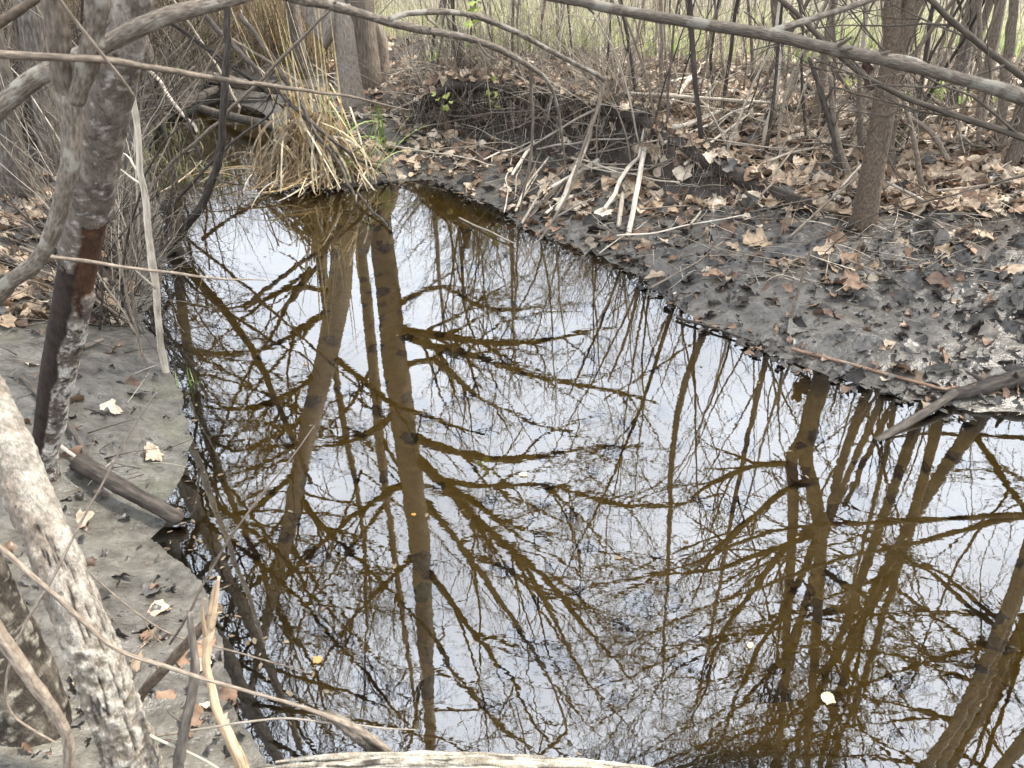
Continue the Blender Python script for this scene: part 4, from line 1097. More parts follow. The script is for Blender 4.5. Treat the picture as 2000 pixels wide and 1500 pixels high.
# the log with loose whitish bark along the bottom edge
lg = px3([(470, 1520, .97), (560, 1506, .96), (700, 1496, .95), (900, 1492, .94), (1080, 1502, .94), (1250, 1516, .94), (1420, 1545, .94)])
blog = empty("bark_log", "thin dead log with split whitish bark strips lying along the bottom edge", "log", None, tuple(lg[0]))
obj("core", branchmesh([(lg, [.010, .013, .015, .015, .014, .013, .011])], 'stick_brown', 0, 16, 90, .003, .2, base=lg[0]), blog)
for k in range(9):
    a = rng.uniform(.0, .35) if k > 1 else 0; b_ = rng.uniform(.6, 1.0)
    th = math.pi * (.05 + .8 * k / 8)
    full = spline(lg, 60)
    seg = full[int(a * 59):max(int(b_ * 59), int(a * 59) + 15)]
    off = np.array([0, -math.cos(th) * .016, math.sin(th) * .017 + .001])
    P = wiggle(seg + off, .004, 7)
    mb = MB()
    n = 60
    P = spline(P[::3], n); R = rng.uniform(.0045, .0075) * (1 + .3 * vn(np.linspace(0, 9, n), np.zeros(n), 0, k + 50)) * (1 - .6 * np.abs(np.linspace(-1, 1, n)) ** 6)
    V = tubes(mb, P - lg[0], R, 12, rough=.35, rseed=k + 400, rfreq=(2.5, 45), cap=True)[0]
    f = fbm(V[..., 0] * 12, V[..., 1] * 160, V[..., 2] * 160, 4, 421 + k)
    c = np.zeros(V.shape) + np.array([.50, .45, .36]); t = sstep(-.1, .25, f)
    c = c * (1 - t[..., None]) + np.array([.30, .255, .19]) * t[..., None]
    t = sstep(.25, .4, fbm(V[..., 0] * 9, V[..., 1] * 60, V[..., 2] * 60, 3, 450 + k)); c = c * (1 - t[..., None]) + np.array([.08, .065, .05]) * t[..., None]
    mb.c = [c.reshape(-1, 3)]
    obj("bark_strip", mb.mesh("bark_strip", M['tinted']), blog)

# ------------------------------------------------------------------ thickets: thin stems, each an object
def stem_proto(k):
    mb = MB()
    h = 1.0
    lean = rng.normal(0, .10, 2)
    P = spline([(0, 0, -.02), (lean[0] * .3 + rng.normal(0, .015), lean[1] * .3, .35), (lean[0] + rng.normal(0, .02), lean[1], .75), (lean[0] * 1.7, lean[1] * 1.7, 1.0)], 14)
    P = wiggle(P, .008, 6)
    R = .0042 * (1 - .8 * np.linspace(0, 1, 14))
    tubes(mb, P, R, 6)
    if k % 4:
        Q, R2 = grow(P[None], R[None], 3 + k % 5, (15, 45), (.15, .4), .25, 7, .4, .06, .6)
        tubes(mb, Q, np.maximum(R2, .0009), 4)
        Q, R2 = grow(Q, R2, 3, (20, 50), (.2, .5), .3, 5, .3, .08, .6)
        tubes(mb, Q, np.maximum(R2, .0006), 3, cap=False)
    return mb
protos = {}
for mk in ('stem_pale', 'stem_mid', 'bark_dark'):
    protos[mk] = [stem_proto(k).mesh("thin_sapling", M[mk]) for k in range(7)]
LOOK = {'stem_pale': "pale straw-coloured", 'stem_mid': "grey-brown", 'bark_dark': "dark"}
def stems(n, area, h, zone, group, mix=('stem_pale', 'stem_mid', 'bark_dark'), lean=.12, minsd=.35):
    c = 0
    tries = 0
    while c < n and tries < n * 40:
        tries += 1
        px, py = rng.uniform(area[0], area[2]), rng.uniform(area[1], area[3])
        g = G(px, py)
        if float(sdf(g[:1], g[1:2])[0]) < minsd or g[1] > 16: continue
        mk = mix[int(rng.integers(len(mix)))]
        o = obj("thin_sapling", protos[mk][int(rng.integers(7))])
        hh = rng.uniform(*h)
        w = hh * rng.uniform(.8, 1.5)
        o.location = (g[0], g[1], g[2] - .02)
        o.scale = (w, w, hh)
        tx, ty = rng.normal(0, lean), rng.normal(0, lean)
        o.rotation_euler = (tx, ty, rng.uniform(0, 6.28))
        d = "upright"
        tag(o, f"{'tall' if hh > 2.2 else 'short'} {LOOK[mk]} bare stem {zone}", "stem", group)
        c += 1
stems(75, (1250, 60, 2100, 330), (1.2, 3.4), "in the thicket around the speckled tree", "thin stems of the thicket on the leafy bank", lean=.16)
stems(60, (820, 50, 1400, 170), (1.2, 3.2), "beyond the undercut bank, before the green grass", "thin stems beyond the undercut bank", lean=.14)
stems(70, (900, -20, 2000, 60), (1.5, 3.5), "far back between the grass and the reeds", "thin stems before the reeds", lean=.1)
stems(55, (-40, 60, 420, 330), (1.2, 3.2), "in the brown brush of the left bank", "thin stems in the left bank brush", mix=('stem_mid', 'bark_dark', 'bark_dark'), lean=.18, minsd=.2)
stems(45, (150, 330, 318, 660), (.6, 1.5), "leaning over the left shore beside the slender pale sapling", "thin stems tangled along the left shore", mix=('stem_mid', 'stem_mid', 'stem_pale', 'bark_dark'), lean=.32, minsd=.02)
stems(25, (430, 30, 680, 150), (1.0, 2.6), "in the rusty brush left of the grey trunks", "thin stems left of the grey trunks", mix=('stem_mid', 'stem_pale'), lean=.2)

# hand-placed stems of the right thicket: base pixel, top pixel, lean in depth, radius, material, look
HS = [((1650, 345), (1580, 112), .1, .022, 'bark_dark', "dark leaning stem that crosses behind the big leaf"), ((1668, 350), (1622, 150), .1, .022, 'stem_mid', "grey straight stem left of the speckled trunk"),
      ((1682, 310), (1677, 150), 0, .022, 'stem_mid', "upright post-like stem behind the speckled trunk"), ((1750, 330), (1750, 235), 0, .022, 'stem_mid', "broken upright stump just right of the speckled trunk"),
      ((1808, 372), (1762, 180), 0, .016, 'stem_mid', "slim stem crossing the leaves right of the speckled trunk"), ((1868, 320), (1770, 225), 0, .018, 'stem_mid', "low slanting stem resting on the leaves beside the dark mound"),
      ((1905, 235), (1765, 150), .2, .016, 'stem_mid', "long slanting pole behind the speckled trunk"), ((1952, 285), (1985, 0), 0, .030, 'stem_mid', "thickest pale stem near the right edge"),
      ((1915, 300), (1922, 0), 0, .013, 'stem_mid', "thin upright stem in front of the brush pile"), ((1252, 210), (1210, 20), .1, .014, 'bark_dark', "dark knotted stem above the horizontal pole"),
      ((1292, 208), (1278, 30), 0, .018, 'stem_mid', "stout upright stem above the end of the longest peeled stick"), ((1425, 190), (1395, 0), 0, .013, 'stem_mid', "slender brown stem rising behind the leaves above the pole"),
      ((1345, 176), (1310, 104), 0, .010, 'wood_pale', "short white leaning stick above the leafy bank top"), ((1452, 182), (1448, 60), 0, .010, 'stem_mid', "thin brown stem next to the slender one above the pole"),
      ((1700, 215), (1510, 0), .1, .014, 'stem_mid', "long stem leaning left into the top of the picture"), ((1640, 150), (1560, 0), .1, .012, 'bark_dark', "dark whip leaning left above the overhanging branch"),
      ((1790, 235), (1830, 20), .1, .016, 'bark_dark', "dark upright stem right behind the speckled tree's fork"), ((1935, 180), (1870, 0), 0, .014, 'bark_dark', "dark stem leaning left near the brush pile"),
      ((905, 160), (898, 70), 0, .05, 'bark_dark', "short rotten dark stump on the bank behind the undercut"), ((1165, 330), (1180, 150), 0, .006, 'stem_mid', "thin drooping stem over the undercut"),
      ((1240, 345), (1180, 155), 0, .007, 'stem_mid', "curved dark whip hanging over the peeled sticks"), ((1440, 312), (1350, 178), 0, .007, 'stem_pale', "bent pale whip beside the white stick bundle")]
for b, t, dy, r, mk, lk in HS:
    g = G(*b)
    p0 = np.array([g[0], g[1], g[2] - .05]); p1_ = at(t[0], t[1], g[1] + dy)
    ext = p1_ + (p1_ - p0) * (1.2 if t[1] < 40 else 0.0) if t[1] < 40 else p1_
    pts = [p0, (p0 + ext) / 2 + rng.normal(0, .03, 3), ext]
    tag(obj("bank_sapling", branchmesh([(pts, [r, r * .85, r * .6])], mk, 0 if r > .03 else 4, 9, 40, .006, .12, (.1, .3))), lk, "stem", "stems standing on the far bank")

# tangle of fine twigs over the undercut bank, on the left brush: masses nobody could count
def tangle(name, n, area, hmin, hmax, rr, mats, spread, minsd=.1, curve=.15, lift=0.0):
    P, R, C = [], [], []
    cnt = 0
    while cnt < n:
        px, py = rng.uniform(area[0], area[2]), rng.uniform(area[1], area[3])
        g = G(px, py)
        if float(sdf(g[:1], g[1:2])[0]) < minsd: cnt += .2; continue
        L = rng.uniform(hmin, hmax)
        d = unit(np.array([rng.normal(0, spread), rng.normal(0, spread), 1.0]))
        q = np.array([g[0], g[1], g[2] + rng.uniform(-.02, lift)])
        b = rng.normal(0, curve, 3)
        s = np.linspace(0, 1, 7)[:, None]
        P.append(q + d * L * s + b * L * s * s - np.array([0, 0, .25 * L]) * s ** 2 * rng.uniform(0, 1))
        r = rng.uniform(*rr)
        R.append(r * (1 - .7 * s[:, 0]))
        C.append(np.array(mats[int(rng.integers(len(mats)))]) * rng.uniform(.7, 1.2))
        cnt += 1
    mb = MB()
    tubes(mb, np.array(P), np.array(R), 4, tint=np.array(C))
    if name.startswith("brush"):
        Q, R2 = grow(np.array(P), np.array(R), 3, (20, 50), (.3, .6), .2, 5, .1, .08, .6)
        tubes(mb, Q, np.maximum(R2, .0012), 3, tint=np.repeat(np.array(C), 3, 0), cap=False)
    return tag(obj(name, mb.mesh(name, M['blade'])), kind="stuff")
BR = [(.28, .23, .175), (.42, .36, .28), (.14, .11, .085), (.58, .51, .42)]
DK = [(.08, .06, .045), (.13, .10, .075), (.045, .035, .028), (.19, .155, .12)]
tangle("brush_twigs", 900, (790, 80, 1250, 260), .25, .9, (.002, .004), BR, .9)
tangle("brush_twigs", 560, (1240, 60, 2040, 330), .25, .9, (.002, .004), BR, .9)
tangle("brush_twigs", 1500, (-60, -20, 470, 300), .4, 1.6, (.002, .006), DK + BR[:2] + BR[3:], .7, .05)
tangle("brush_twigs", 800, (400, -20, 690, 150), .4, 1.5, (.002, .004), [(.34, .23, .12), (.25, .17, .10), (.14, .10, .07)], .6)
tangle("hanging_roots", 500, (840, 180, 1230, 320), .08, .3, (.001, .0025), DK + BR, .8, .5, .5)
tangle("brush_twigs", 240, (820, 20, 2040, 190), .6, 1.9, (.002, .004), BR[1:2] + BR[3:], .45)
tangle("brush_twigs", 420, (150, 300, 330, 640), .2, .8, (.0015, .0035), DK + BR[:2], 1.0, .02)
tangle("brush_twigs", 300, (120, 60, 430, 330), .5, 1.6, (.0015, .0035), BR, .8, .02)
tangle("twig_litter", 1500, (780, 170, 2040, 560), .06, .28, (.0015, .0035), BR, 4.0, .15, .1, .03)
tangle("twig_litter", 160, (0, 400, 320, 1000), .05, .2, (.0012, .003), DK + BR, 4.0, .1, .1, .02)

P, R, C = [], [], []                               # roots and dead stems hanging from the lip
for i in range(420):
    k = int(rng.integers(6, 144))
    if out_[k] < .05: continue
    p = np.array([LIPX[k] + rng.normal(0, .02), LY[k] - out_[k] * rng.uniform(.5, 1.05), hh[k] - .03])
    L = rng.uniform(.08, .42); q = np.linspace(0, 1, 7)[:, None]
    P.append(p + np.array([rng.normal(0, .25), rng.normal(-.1, .2), -1.0]) * L * q + rng.normal(0, .06, 3) * q * q)
    R.append(rng.uniform(.0012, .0035) * (1 - .6 * q[:, 0])); C.append(np.array((BR + DK)[int(rng.integers(8))]) * rng.uniform(.7, 1.2))
mb = MB(); tubes(mb, np.array(P), np.array(R), 4, tint=np.array(C))
tag(obj("hanging_roots", mb.mesh("hanging_roots", M['blade'])), kind="stuff")
# grass, reeds
def blades(name, n, gen, h, w, cols, bend=.35, mat_='blade'):
    xy = gen(n)
    z = hgt(xy[:, 0], xy[:, 1])
    n = len(xy)
    L = rng.uniform(h[0], h[1], n)
    a = rng.uniform(0, 2 * math.pi, n)
    dr = np.stack([np.cos(a), np.sin(a), np.zeros(n)], 1)
    b = rng.uniform(0, bend, n) * L
    s = np.linspace(0, 1, 5)
    P = np.stack([xy[:, 0], xy[:, 1], z - .02], 1)[:, None, :] + dr[:, None, :] * (b[:, None] * s ** 2)[..., None]
    P[..., 2] += L[:, None] * s - .3 * b[:, None] * s ** 2
    W = rng.uniform(w[0], w[1], n)[:, None] * (1 - .85 * s ** 1.5)
    side = np.stack([-np.sin(a + rng.normal(0, .6, n)), np.cos(a), np.zeros(n)], 1)
    C = np.array(cols)[rng.integers(0, len(cols), n)] * rng.uniform(.75, 1.2, (n, 1))
    mb = MB()
    ribbons(mb, P, W, side, C)
    return tag(obj(name, mb.mesh(name, M[mat_])), kind="stuff")
def field(x0, x1, y0, y1, thr=-1, sc=.8, sd_=3):
    def gen(n):
        xy = np.stack([rng.uniform(x0, x1, n * 2), rng.uniform(y0, y1, n * 2)], 1)
        k = (fbm(xy[:, 0] * sc, xy[:, 1] * sc, 0, 3, sd_) > thr) & (sdf(xy[:, 0], xy[:, 1]) > 1.0)
        return xy[k][:n]
    return gen
GRN = [(.52, .58, .18), (.62, .65, .27), (.70, .68, .38), (.42, .56, .13)]
STR = [(.72, .66, .50), (.62, .55, .41), (.80, .74, .60), (.50, .43, .31)]
blades("meadow_grass", 9000, field(-4, 9, 8.4, 14, -.05), (.12, .40), (.004, .009), GRN + STR[:2])
blades("bright_grass", 2600, field(-1, 8, 8.8, 12.5, .16, .9, 8), (.10, .28), (.006, .012), [(.20, .42, .05), (.30, .46, .08)])
blades("dry_grass", 7000, field(-5, 12, 8.0, 17, -.2), (.3, .9), (.003, .006), STR, .5)
blades("reeds", 6500, field(-9, 18, 12.5, 21), (1.2, 2.6), (.006, .013), STR + [(.50, .46, .38)], .25)
blades("reeds", 5000, field(-26, 34, 21, 34), (1.8, 3.2), (.012, .022), STR, .2)
blades("brown_reeds", 1500, field(-7, -2.2, 8.2, 12.5), (.8, 2.0), (.004, .009), [(.36, .26, .13), (.27, .19, .10), (.42, .33, .18)], .4)

# ------------------------------------------------------------------ cattail clump
cc = G(640, 345)
cat_ = empty("cattail_clump", "clump of collapsed straw-yellow cattail leaves at the far water's edge", "plant", None, tuple(cc))
def clump(n, Lr, droop, w, cols, az=(0, 2 * math.pi), rad=.16, up=(.5, 1.4)):
    a = rng.uniform(az[0], az[1], n)
    rr = rad * np.sqrt(rng.uniform(0, 1, n)); a0 = rng.uniform(0, 2 * math.pi, n)
    b = np.stack([rr * np.cos(a0) * 1.7, rr * np.sin(a0), np.zeros(n)], 1)
    dr = np.stack([np.cos(a), np.sin(a), np.zeros(n)], 1)
    L = rng.uniform(Lr[0], Lr[1], n); u = rng.uniform(up[0], up[1], n); dp = rng.uniform(droop[0], droop[1], n)
    s = np.linspace(0, 1, 10)
    P = b[:, None] + dr[:, None] * (L[:, None] * (s * .55 + .45 * s ** 2 * np.minimum(dp, 1)[:, None]))[..., None]
    P[..., 2] = L[:, None] * (u[:, None] * s - dp[:, None] * (u[:, None]) * s ** 2)
    P = P + rng.normal(0, .012, (n, 1, 3)) * s[None, :, None]
    gz = np.maximum(hgt(P[..., 0] + cc[0], P[..., 1] + cc[1]), 0) - cc[2]
    P[..., 2] = np.maximum(P[..., 2], gz + rng.uniform(.004, .05, (n, 1)))
    W = rng.uniform(w[0], w[1], n)[:, None] * (1 - .8 * s ** 2)
    side = np.stack([-np.sin(a), np.cos(a), rng.normal(0, .4, n)], 1)
    C = np.array(cols)[rng.integers(0, len(cols), n)] * rng.uniform(.7, 1.15, (n, 1))
    mb = MB(); ribbons(mb, P, W, side, C)
    return mb
STRAW = [(.74, .62, .40), (.64, .50, .30), (.78, .69, .51), (.54, .37, .19), (.70, .56, .36), (.32, .22, .13)]
def collapsed(n, top, reach, az, w, cols, rad=.10):
    """leaves that rise from the root, kink over and fall to the ground"""
    a = rng.uniform(az[0], az[1], n)
    dr = np.stack([np.cos(a), np.sin(a), np.zeros(n)], 1)
    ap = np.stack([rng.normal(-.10, rad * 1.6, n), rng.normal(0, rad, n), rng.uniform(top[0], top[1], n)], 1)
    e = ap * np.array([1, 1, 0]) + dr * rng.uniform(reach[0], reach[1], n)[:, None]
    e[:, 2] = rng.uniform(-.02, .05, n)
    m = (ap + e) / 2 + dr * rng.uniform(-.06, .10, n)[:, None] + np.stack([rng.normal(0, .05, n), rng.normal(0, .05, n), rng.uniform(-.08, .14, n)], 1)
    s = np.linspace(0, 1, 9)[None, :, None]
    P = ap[:, None] * (1 - s) ** 2 + 2 * m[:, None] * s * (1 - s) + e[:, None] * s ** 2
    gz = np.maximum(hgt(P[..., 0] + cc[0], P[..., 1] + cc[1]), 0) - cc[2]
    P[..., 2] = np.maximum(P[..., 2], gz + rng.uniform(.003, .06, (n, 1)))
    W = rng.uniform(w[0], w[1], n)[:, None] * (1 - .6 * np.linspace(0, 1, 9) ** 2)
    side = np.stack([-np.sin(a), np.cos(a), rng.normal(0, .6, n)], 1)
    C = np.array(cols)[rng.integers(0, len(cols), n)] * rng.uniform(.6, 1.15, (n, 1))
    mb = MB(); ribbons(mb, P, W, side, C, .2)
    return mb
obj("leaves", collapsed(300, (.10, .50), (.10, .46), (math.pi * .9, math.pi * 2.05), (.005, .013), STRAW, .09).mesh("leaves", M['blade']), cat_)
obj("leaves", collapsed(45, (.4, .68), (.1, .4), (0, 2 * math.pi), (.005, .010), STRAW, .06).mesh("leaves", M['blade']), cat_)
obj("leaves", collapsed(80, (.03, .14), (.2, .55), (math.pi * 1.0, math.pi * 1.6), (.005, .010), STRAW, .2).mesh("leaves", M['blade']), cat_)
obj("tall_leaves", clump(20, (.35, .6), (.0, .25), (.004, .009), [(.58, .45, .22), (.66, .56, .36)], (math.pi * .5, math.pi * 1.6), .14, (2.0, 3.2)).mesh("tall_leaves", M['blade']), cat_)
obj("green_shoots", clump(36, (.25, .6), (.2, .7), (.005, .009), [(.30, .40, .12), (.42, .48, .22), (.24, .42, .08)], (-.6, 1.2), .25, (.8, 1.6)).mesh("green_shoots", M['green']), cat_)

def tuft(name, lab, px, n, h, cols, w=(.003, .007), bend=.6, spread=.08, group=None):
    g = G(*px)
    xy = g[:2] + rng.normal(0, spread, (n, 2))
    L = rng.uniform(h[0], h[1], n); a = rng.uniform(0, 2 * math.pi, n); dr = np.stack([np.cos(a), np.sin(a), np.zeros(n)], 1)
    s = np.linspace(0, 1, 6); b = rng.uniform(.1, bend, n) * L
    P = np.stack([xy[:, 0], xy[:, 1], np.full(n, g[2] - .02)], 1)[:, None] + dr[:, None] * (b[:, None] * s ** 1.8)[..., None]
    P[..., 2] += L[:, None] * s - .5 * b[:, None] * s ** 2
    mb = MB()
    ribbons(mb, P, rng.uniform(w[0], w[1], n)[:, None] * (1 - .8 * s ** 2), np.stack([-np.sin(a), np.cos(a), np.zeros(n)], 1), np.array(cols)[rng.integers(0, len(cols), n)] * rng.uniform(.8, 1.2, (n, 1)))
    return tag(obj(name, mb.mesh(name, M['green'])), lab, "grass", group)
GR = [(.20, .34, .06), (.30, .42, .10), (.42, .46, .18)]
OLV = [(.30, .30, .12), (.38, .36, .18), (.45, .42, .24), (.24, .28, .09)]
tuft("grass_tuft", "bright green blades standing on the mud behind the straw clump", (636, 232), 7, (.15, .32), [(.30, .46, .10)], (.008, .014), .2, .03)
tuft("grass_tuft", "small green-leaved sprout on the mud beside the straw clump", (668, 248), 9, (.06, .14), [(.22, .40, .06)], (.008, .012), .8, .04)
tuft("grass_tuft", "green blades with a pale base on the mud below the trunks", (738, 285), 12, (.2, .42), GR, (.004, .007), .4, .05)
tuft("grass_tuft", "green grass sprouting at the foot of the left brush", (318, 165), 40, (.15, .4), GR, (.004, .008), .6, .14)
tuft("grass_tuft", "olive grass growing in the shallow channel left of the straw", (350, 270), 70, (.06, .2), OLV, (.003, .006), .8, .22)
tuft("grass_tuft", "olive grass along the channel's edge by the pale upright stem", (300, 330), 80, (.08, .28), OLV, (.003, .006), .8, .16)
tuft("grass_tuft", "matted olive grass lying in the water before the straw clump", (385, 352), 70, (.08, .22), OLV, (.003, .006), 1.4, .16)
tuft("grass_tuft", "yellow-green leaves in the brush near the shallow channel", (470, 120), 40, (.12, .3), [(.42, .44, .12), (.35, .42, .1)], (.006, .012), .6, .12)
tuft("grass_tuft", "few green blades bent at the water's edge by the slender stem", (372, 752), 7, (.06, .13), GR, (.0015, .003), 1.0, .02)
tuft("grass_tuft", "bright green sprouts under the slanting pole right of the speckled tree", (1850, 205), 60, (.08, .26), [(.26, .46, .07), (.36, .5, .12)], (.008, .016), .8, .2)
tuft("grass_tuft", "bright green sprouts at the foot of the far thicket", (1545, 112), 70, (.1, .3), [(.26, .48, .06), (.34, .5, .1)], (.01, .02), .8, .3)
tuft("grass_tuft", "yellow-green sprout beside the hanging dead leaf", (1655, 175), 16, (.08, .2), [(.45, .52, .12)], (.008, .014), .8, .06)

# ------------------------------------------------------------------ dead leaves
def leaf_shape(k, nu, nv):
    r = np.random.default_rng(100 + k)
    u = np.linspace(0, 1, nu)
    w = (.44, .36, .30, .40, .48)[k % 5] * np.sin(math.pi * np.clip(u, .02, .985) ** .8) ** .75
    lob = 1 + (.05, .20, .10, .26)[k % 4] * np.sin(u * (9 + k % 4 * 3) + k) + (.06, .14, .10)[k % 3] * r.normal(size=nu)
    w = w * np.clip(lob, .55, 1.5)
    v = np.linspace(-1, 1, nv)
    x = v[None, :] * w[:, None] * (1 + .08 * r.normal(size=(nu, nv)))
    y = (u[:, None] - .5) + .12 * np.abs(v)[None, :] * r.normal(size=(nu, 1)) * .6 + 0 * x
    curl, bend, tw = r.uniform(-.9, 1.5), r.uniform(-.8, .9), r.uniform(-.6, .6)
    z = curl * x ** 2 + bend * y ** 2 * .7 + tw * x * y + .05 * r.normal(size=(nu, nv)) * np.abs(v)[None, :] + .03 * np.sin(u * 14)[:, None] * np.abs(v)[None, :]
    z -= z.min() * .6
    V = np.stack([x, y, z], -1).reshape(-1, 3)
    i = (np.arange(nu - 1)[:, None] * nv + np.arange(nv - 1)[None, :]).ravel()
    return V, np.stack([i, i + 1, i + nv + 1, i + nv], 1)
SH_HI = [leaf_shape(k, 11, 7) for k in range(8)]
SH_LO = [leaf_shape(k, 8, 5) for k in range(8)]
TAN = [(.42, .315, .215), (.50, .395, .285), (.34, .245, .16), (.56, .46, .345)]
BRN = [(.20, .125, .08), (.15, .095, .065), (.26, .165, .105)]
DRK = [(.07, .061, .052), (.095, .086, .075), (.045, .038, .032), (.125, .114, .10)]
CLASSES = {'tan': TAN, 'brown': BRN, 'dark': DRK}

def leaf_spots(n, area, mixw, size, dens=None, tilt=.35, minsd=.04, bury=0.0):
    out = []
    tries = 0
    while len(out) < n and tries < n * 6:
        tries += 1
        px, py = rng.uniform(area[0], area[2]), rng.uniform(area[1], area[3])
        g = G(px, py)
        sd_ = float(sdf(g[:1], g[1:2])[0])
        if sd_ < minsd: continue
        if dens is not None and rng.uniform() > dens(px, py, g): continue
        z = hz(g[0], g[1])
        e = .05
        nrm = unit(np.array([-(hz(g[0] + e, g[1]) - z) / e, -(hz(g[0], g[1] + e) - z) / e, 1.0]))
        if nrm[2] < .75 and rng.uniform() < .93: continue
        nrm = unit(nrm + rng.normal(0, tilt, 3))
        s = rng.uniform(*size)
        c = rng.choice(['tan', 'brown', 'dark'], p=mixw)
        out.append((np.array([g[0], g[1], z + .004 + rng.uniform(-bury, .012)]), nrm, rng.uniform(0, 6.28), s, c, int(rng.integers(8))))
    return out

spots = []
bank = lambda px, py, g: .25 + .75 * min(1, max(0, (g[2] - .14) / .2))
spots += leaf_spots(1500, (780, 120, 1400, 420), (.55, .25, .20), (.07, .14), bank, .5)
spots += leaf_spots(1700, (1240, 120, 2040, 420), (.68, .22, .10), (.08, .15), bank, .45)
spots += leaf_spots(420, (640, 120, 900, 330), (.5, .3, .2), (.06, .12), bank, .4)
mudd = lambda px, py, g: 1.0 if fbm(np.array([g[0] * 1.6]), np.array([g[1] * 1.6]), 0, 3, 5)[0] > -.02 else .28
spots += leaf_spots(430, (1000, 380, 2040, 560), (.16, .24, .60), (.06, .13), mudd, .55, .03, .03)
spots += leaf_spots(230, (1280, 540, 2040, 800), (.05, .15, .80), (.05, .11), mudd, .6, .01, .035)
spots += leaf_spots(330, (-40, 320, 250, 640), (.34, .40, .26), (.07, .14), None, .4)
spots += leaf_spots(18, (30, 560, 330, 900), (.3, .3, .4), (.04, .09), None, .4, .03, .015)
spots += leaf_spots(26, (140, 950, 480, 1480), (.35, .25, .4), (.03, .07), None, .4, .02, .01)
spots += leaf_spots(120, (560, 170, 700, 260), (.4, .3, .3), (.05, .10), None, .4)
# a few that the picture shows clearly
def spot(px, py, s, c, k, tilt=.2, yaw=None):
    g = G(px, py); z = hz(g[0], g[1])
    return (np.array([g[0], g[1], max(z, 0) + .012]), unit(np.array([rng.normal(0, tilt), rng.normal(-.25, tilt), 1.0])), rng.uniform(0, 6.28) if yaw is None else yaw, s, c, k)
NAMED = [(spot(1475, 478, .17, 'tan', 1), "big flat tan leaf on the shore mud below the slender arched twig"), (spot(1428, 490, .13, 'tan', 2), "torn tan leaf beside the big flat one on the shore"),
         (spot(1605, 497, .14, 'tan', 3, .5), "folded tan leaf standing on edge in the grey mud"), (spot(1970, 535, .11, 'tan', 4), "lone tan leaf on the mud near the right edge"),
         (spot(1268, 350, .14, 'brown', 5), "reddish leaf beside the straight peeled stick"), (spot(1392, 545, .12, 'brown', 6), "curled brown leaf at the shore's dark rim"),
         (spot(1895, 575, .12, 'dark', 7, .6), "dark humped leaf clod on the mud near the right edge"), (spot(160, 870, .07, 'dark', 1), "small dark curled leaf on the algae-stained mud"),
         (spot(225, 690, .10, 'brown', 2, .5), "crumpled brown leaf at the foot of the thin twiggy stem"), (spot(196, 588, .09, 'tan', 3), "pale leaf lying behind the peeling trunk on the mud"),
         (spot(165, 1022, .07, 'tan', 4, .4), "curled tan leaf beside the black log"), (spot(300, 1252, .06, 'tan', 5, .5), "pale torn leaf on the mud behind the dark propped stick"),
         (spot(70, 610, .11, 'tan', 6), "tan leaf at the lower edge of the left leaf carpet"), (spot(250, 408, .11, 'tan', 7, .5), "tan leaf caught in twigs on the far side of the peeling trunk"),
         (spot(1735, 680, .06, 'tan', 0, .6), "small pointed pale leaf upright on the shore mud"), (spot(1705, 718, .04, 'brown', 1), "tiny orange leaf scrap at the right waterline")]
def landmark(p, px, py):
    if px < 330: return "on the leaf-strewn left bank" if py < 640 else ("on the mud slope beside the black log" if py < 1060 else "on the mud by the broken stake")
    if py > 540: return "stuck in the shore mud by the rust-brown reed" if px > 1480 else "at the dark rim of the shore mud"
    if py > 400: return "on the mud flat around the speckled tree's foot" if px > 1560 else "on the shore below the peeled sticks"
    if px > 1650: return "in the leaf carpet around the speckled tree"
    if px > 1240: return "in the leaf carpet under the horizontal pole"
    if px > 800: return "on the undercut bank"
    return "on the ground below the grey trunks"
WORDS = {'tan': "pale tan", 'brown': "dull brown", 'dark': "mud-darkened"}
CURL = ["curled", "wavy", "cupped", "flat", "crumpled", "torn", "folded", "bent"]

def frame(nrm, yaw):
    t = unit(np.cross(nrm, np.array([math.cos(yaw), math.sin(yaw), .01])))
    b = np.cross(nrm, t)
    return np.stack([t, b, nrm], 1)
def proj(p):
    q = p - np.array([0, 0, CAMZ])
    zc = q[1] * cp - q[2] * sp
    yc = q[1] * sp + q[2] * cp
    return 1000 + FPX * q[0] / zc, 750 - FPX * yc / zc, zc
info = []
for sp_ in spots:
    px, py, zc = proj(sp_[0])
    ins = -20 < px < 2020 and -20 < py < 1520
    info.append((sp_[3] / zc if ins else 0, px, py))
for i in range(260):                                # leaves on the overhanging lip
    k = int(rng.integers(8, 142)); t = rng.uniform(-1.0, .3)
    if out_[k] < .06: continue
    p = np.array([LIPX[k], LY[k] + (t * out_[k] if t < 0 else t * .6), hh[k] + (.02 if t > -.7 else -.01)])
    q = (p, unit(np.array([rng.normal(0, .4), rng.normal(-.15, .4), 1])), rng.uniform(0, 6.28), rng.uniform(.06, .12), rng.choice(['tan', 'brown', 'dark'], p=(.55, .35, .10)), int(rng.integers(8)))
    spots.append(q); px, py, zc = proj(p); info.append((q[3] / zc, px, py))
order = sorted(range(len(spots)), key=lambda i: -info[i][0])
NIND = 300 - len(NAMED)
LM = {}
def leaf_mesh(c, k, tone):
    key = (c, k, tone)
    if key not in LM:
        V, F = SH_HI[k]
        mb = MB()
        mb.add(V, F, None, np.broadcast_to(np.array(CLASSES[c][tone % len(CLASSES[c])]), V.shape))
        LM[key] = mb.mesh("dead_leaf", M['mudleaf' if c == 'dark' else 'leaf'])
    return LM[key]
from mathutils import Matrix
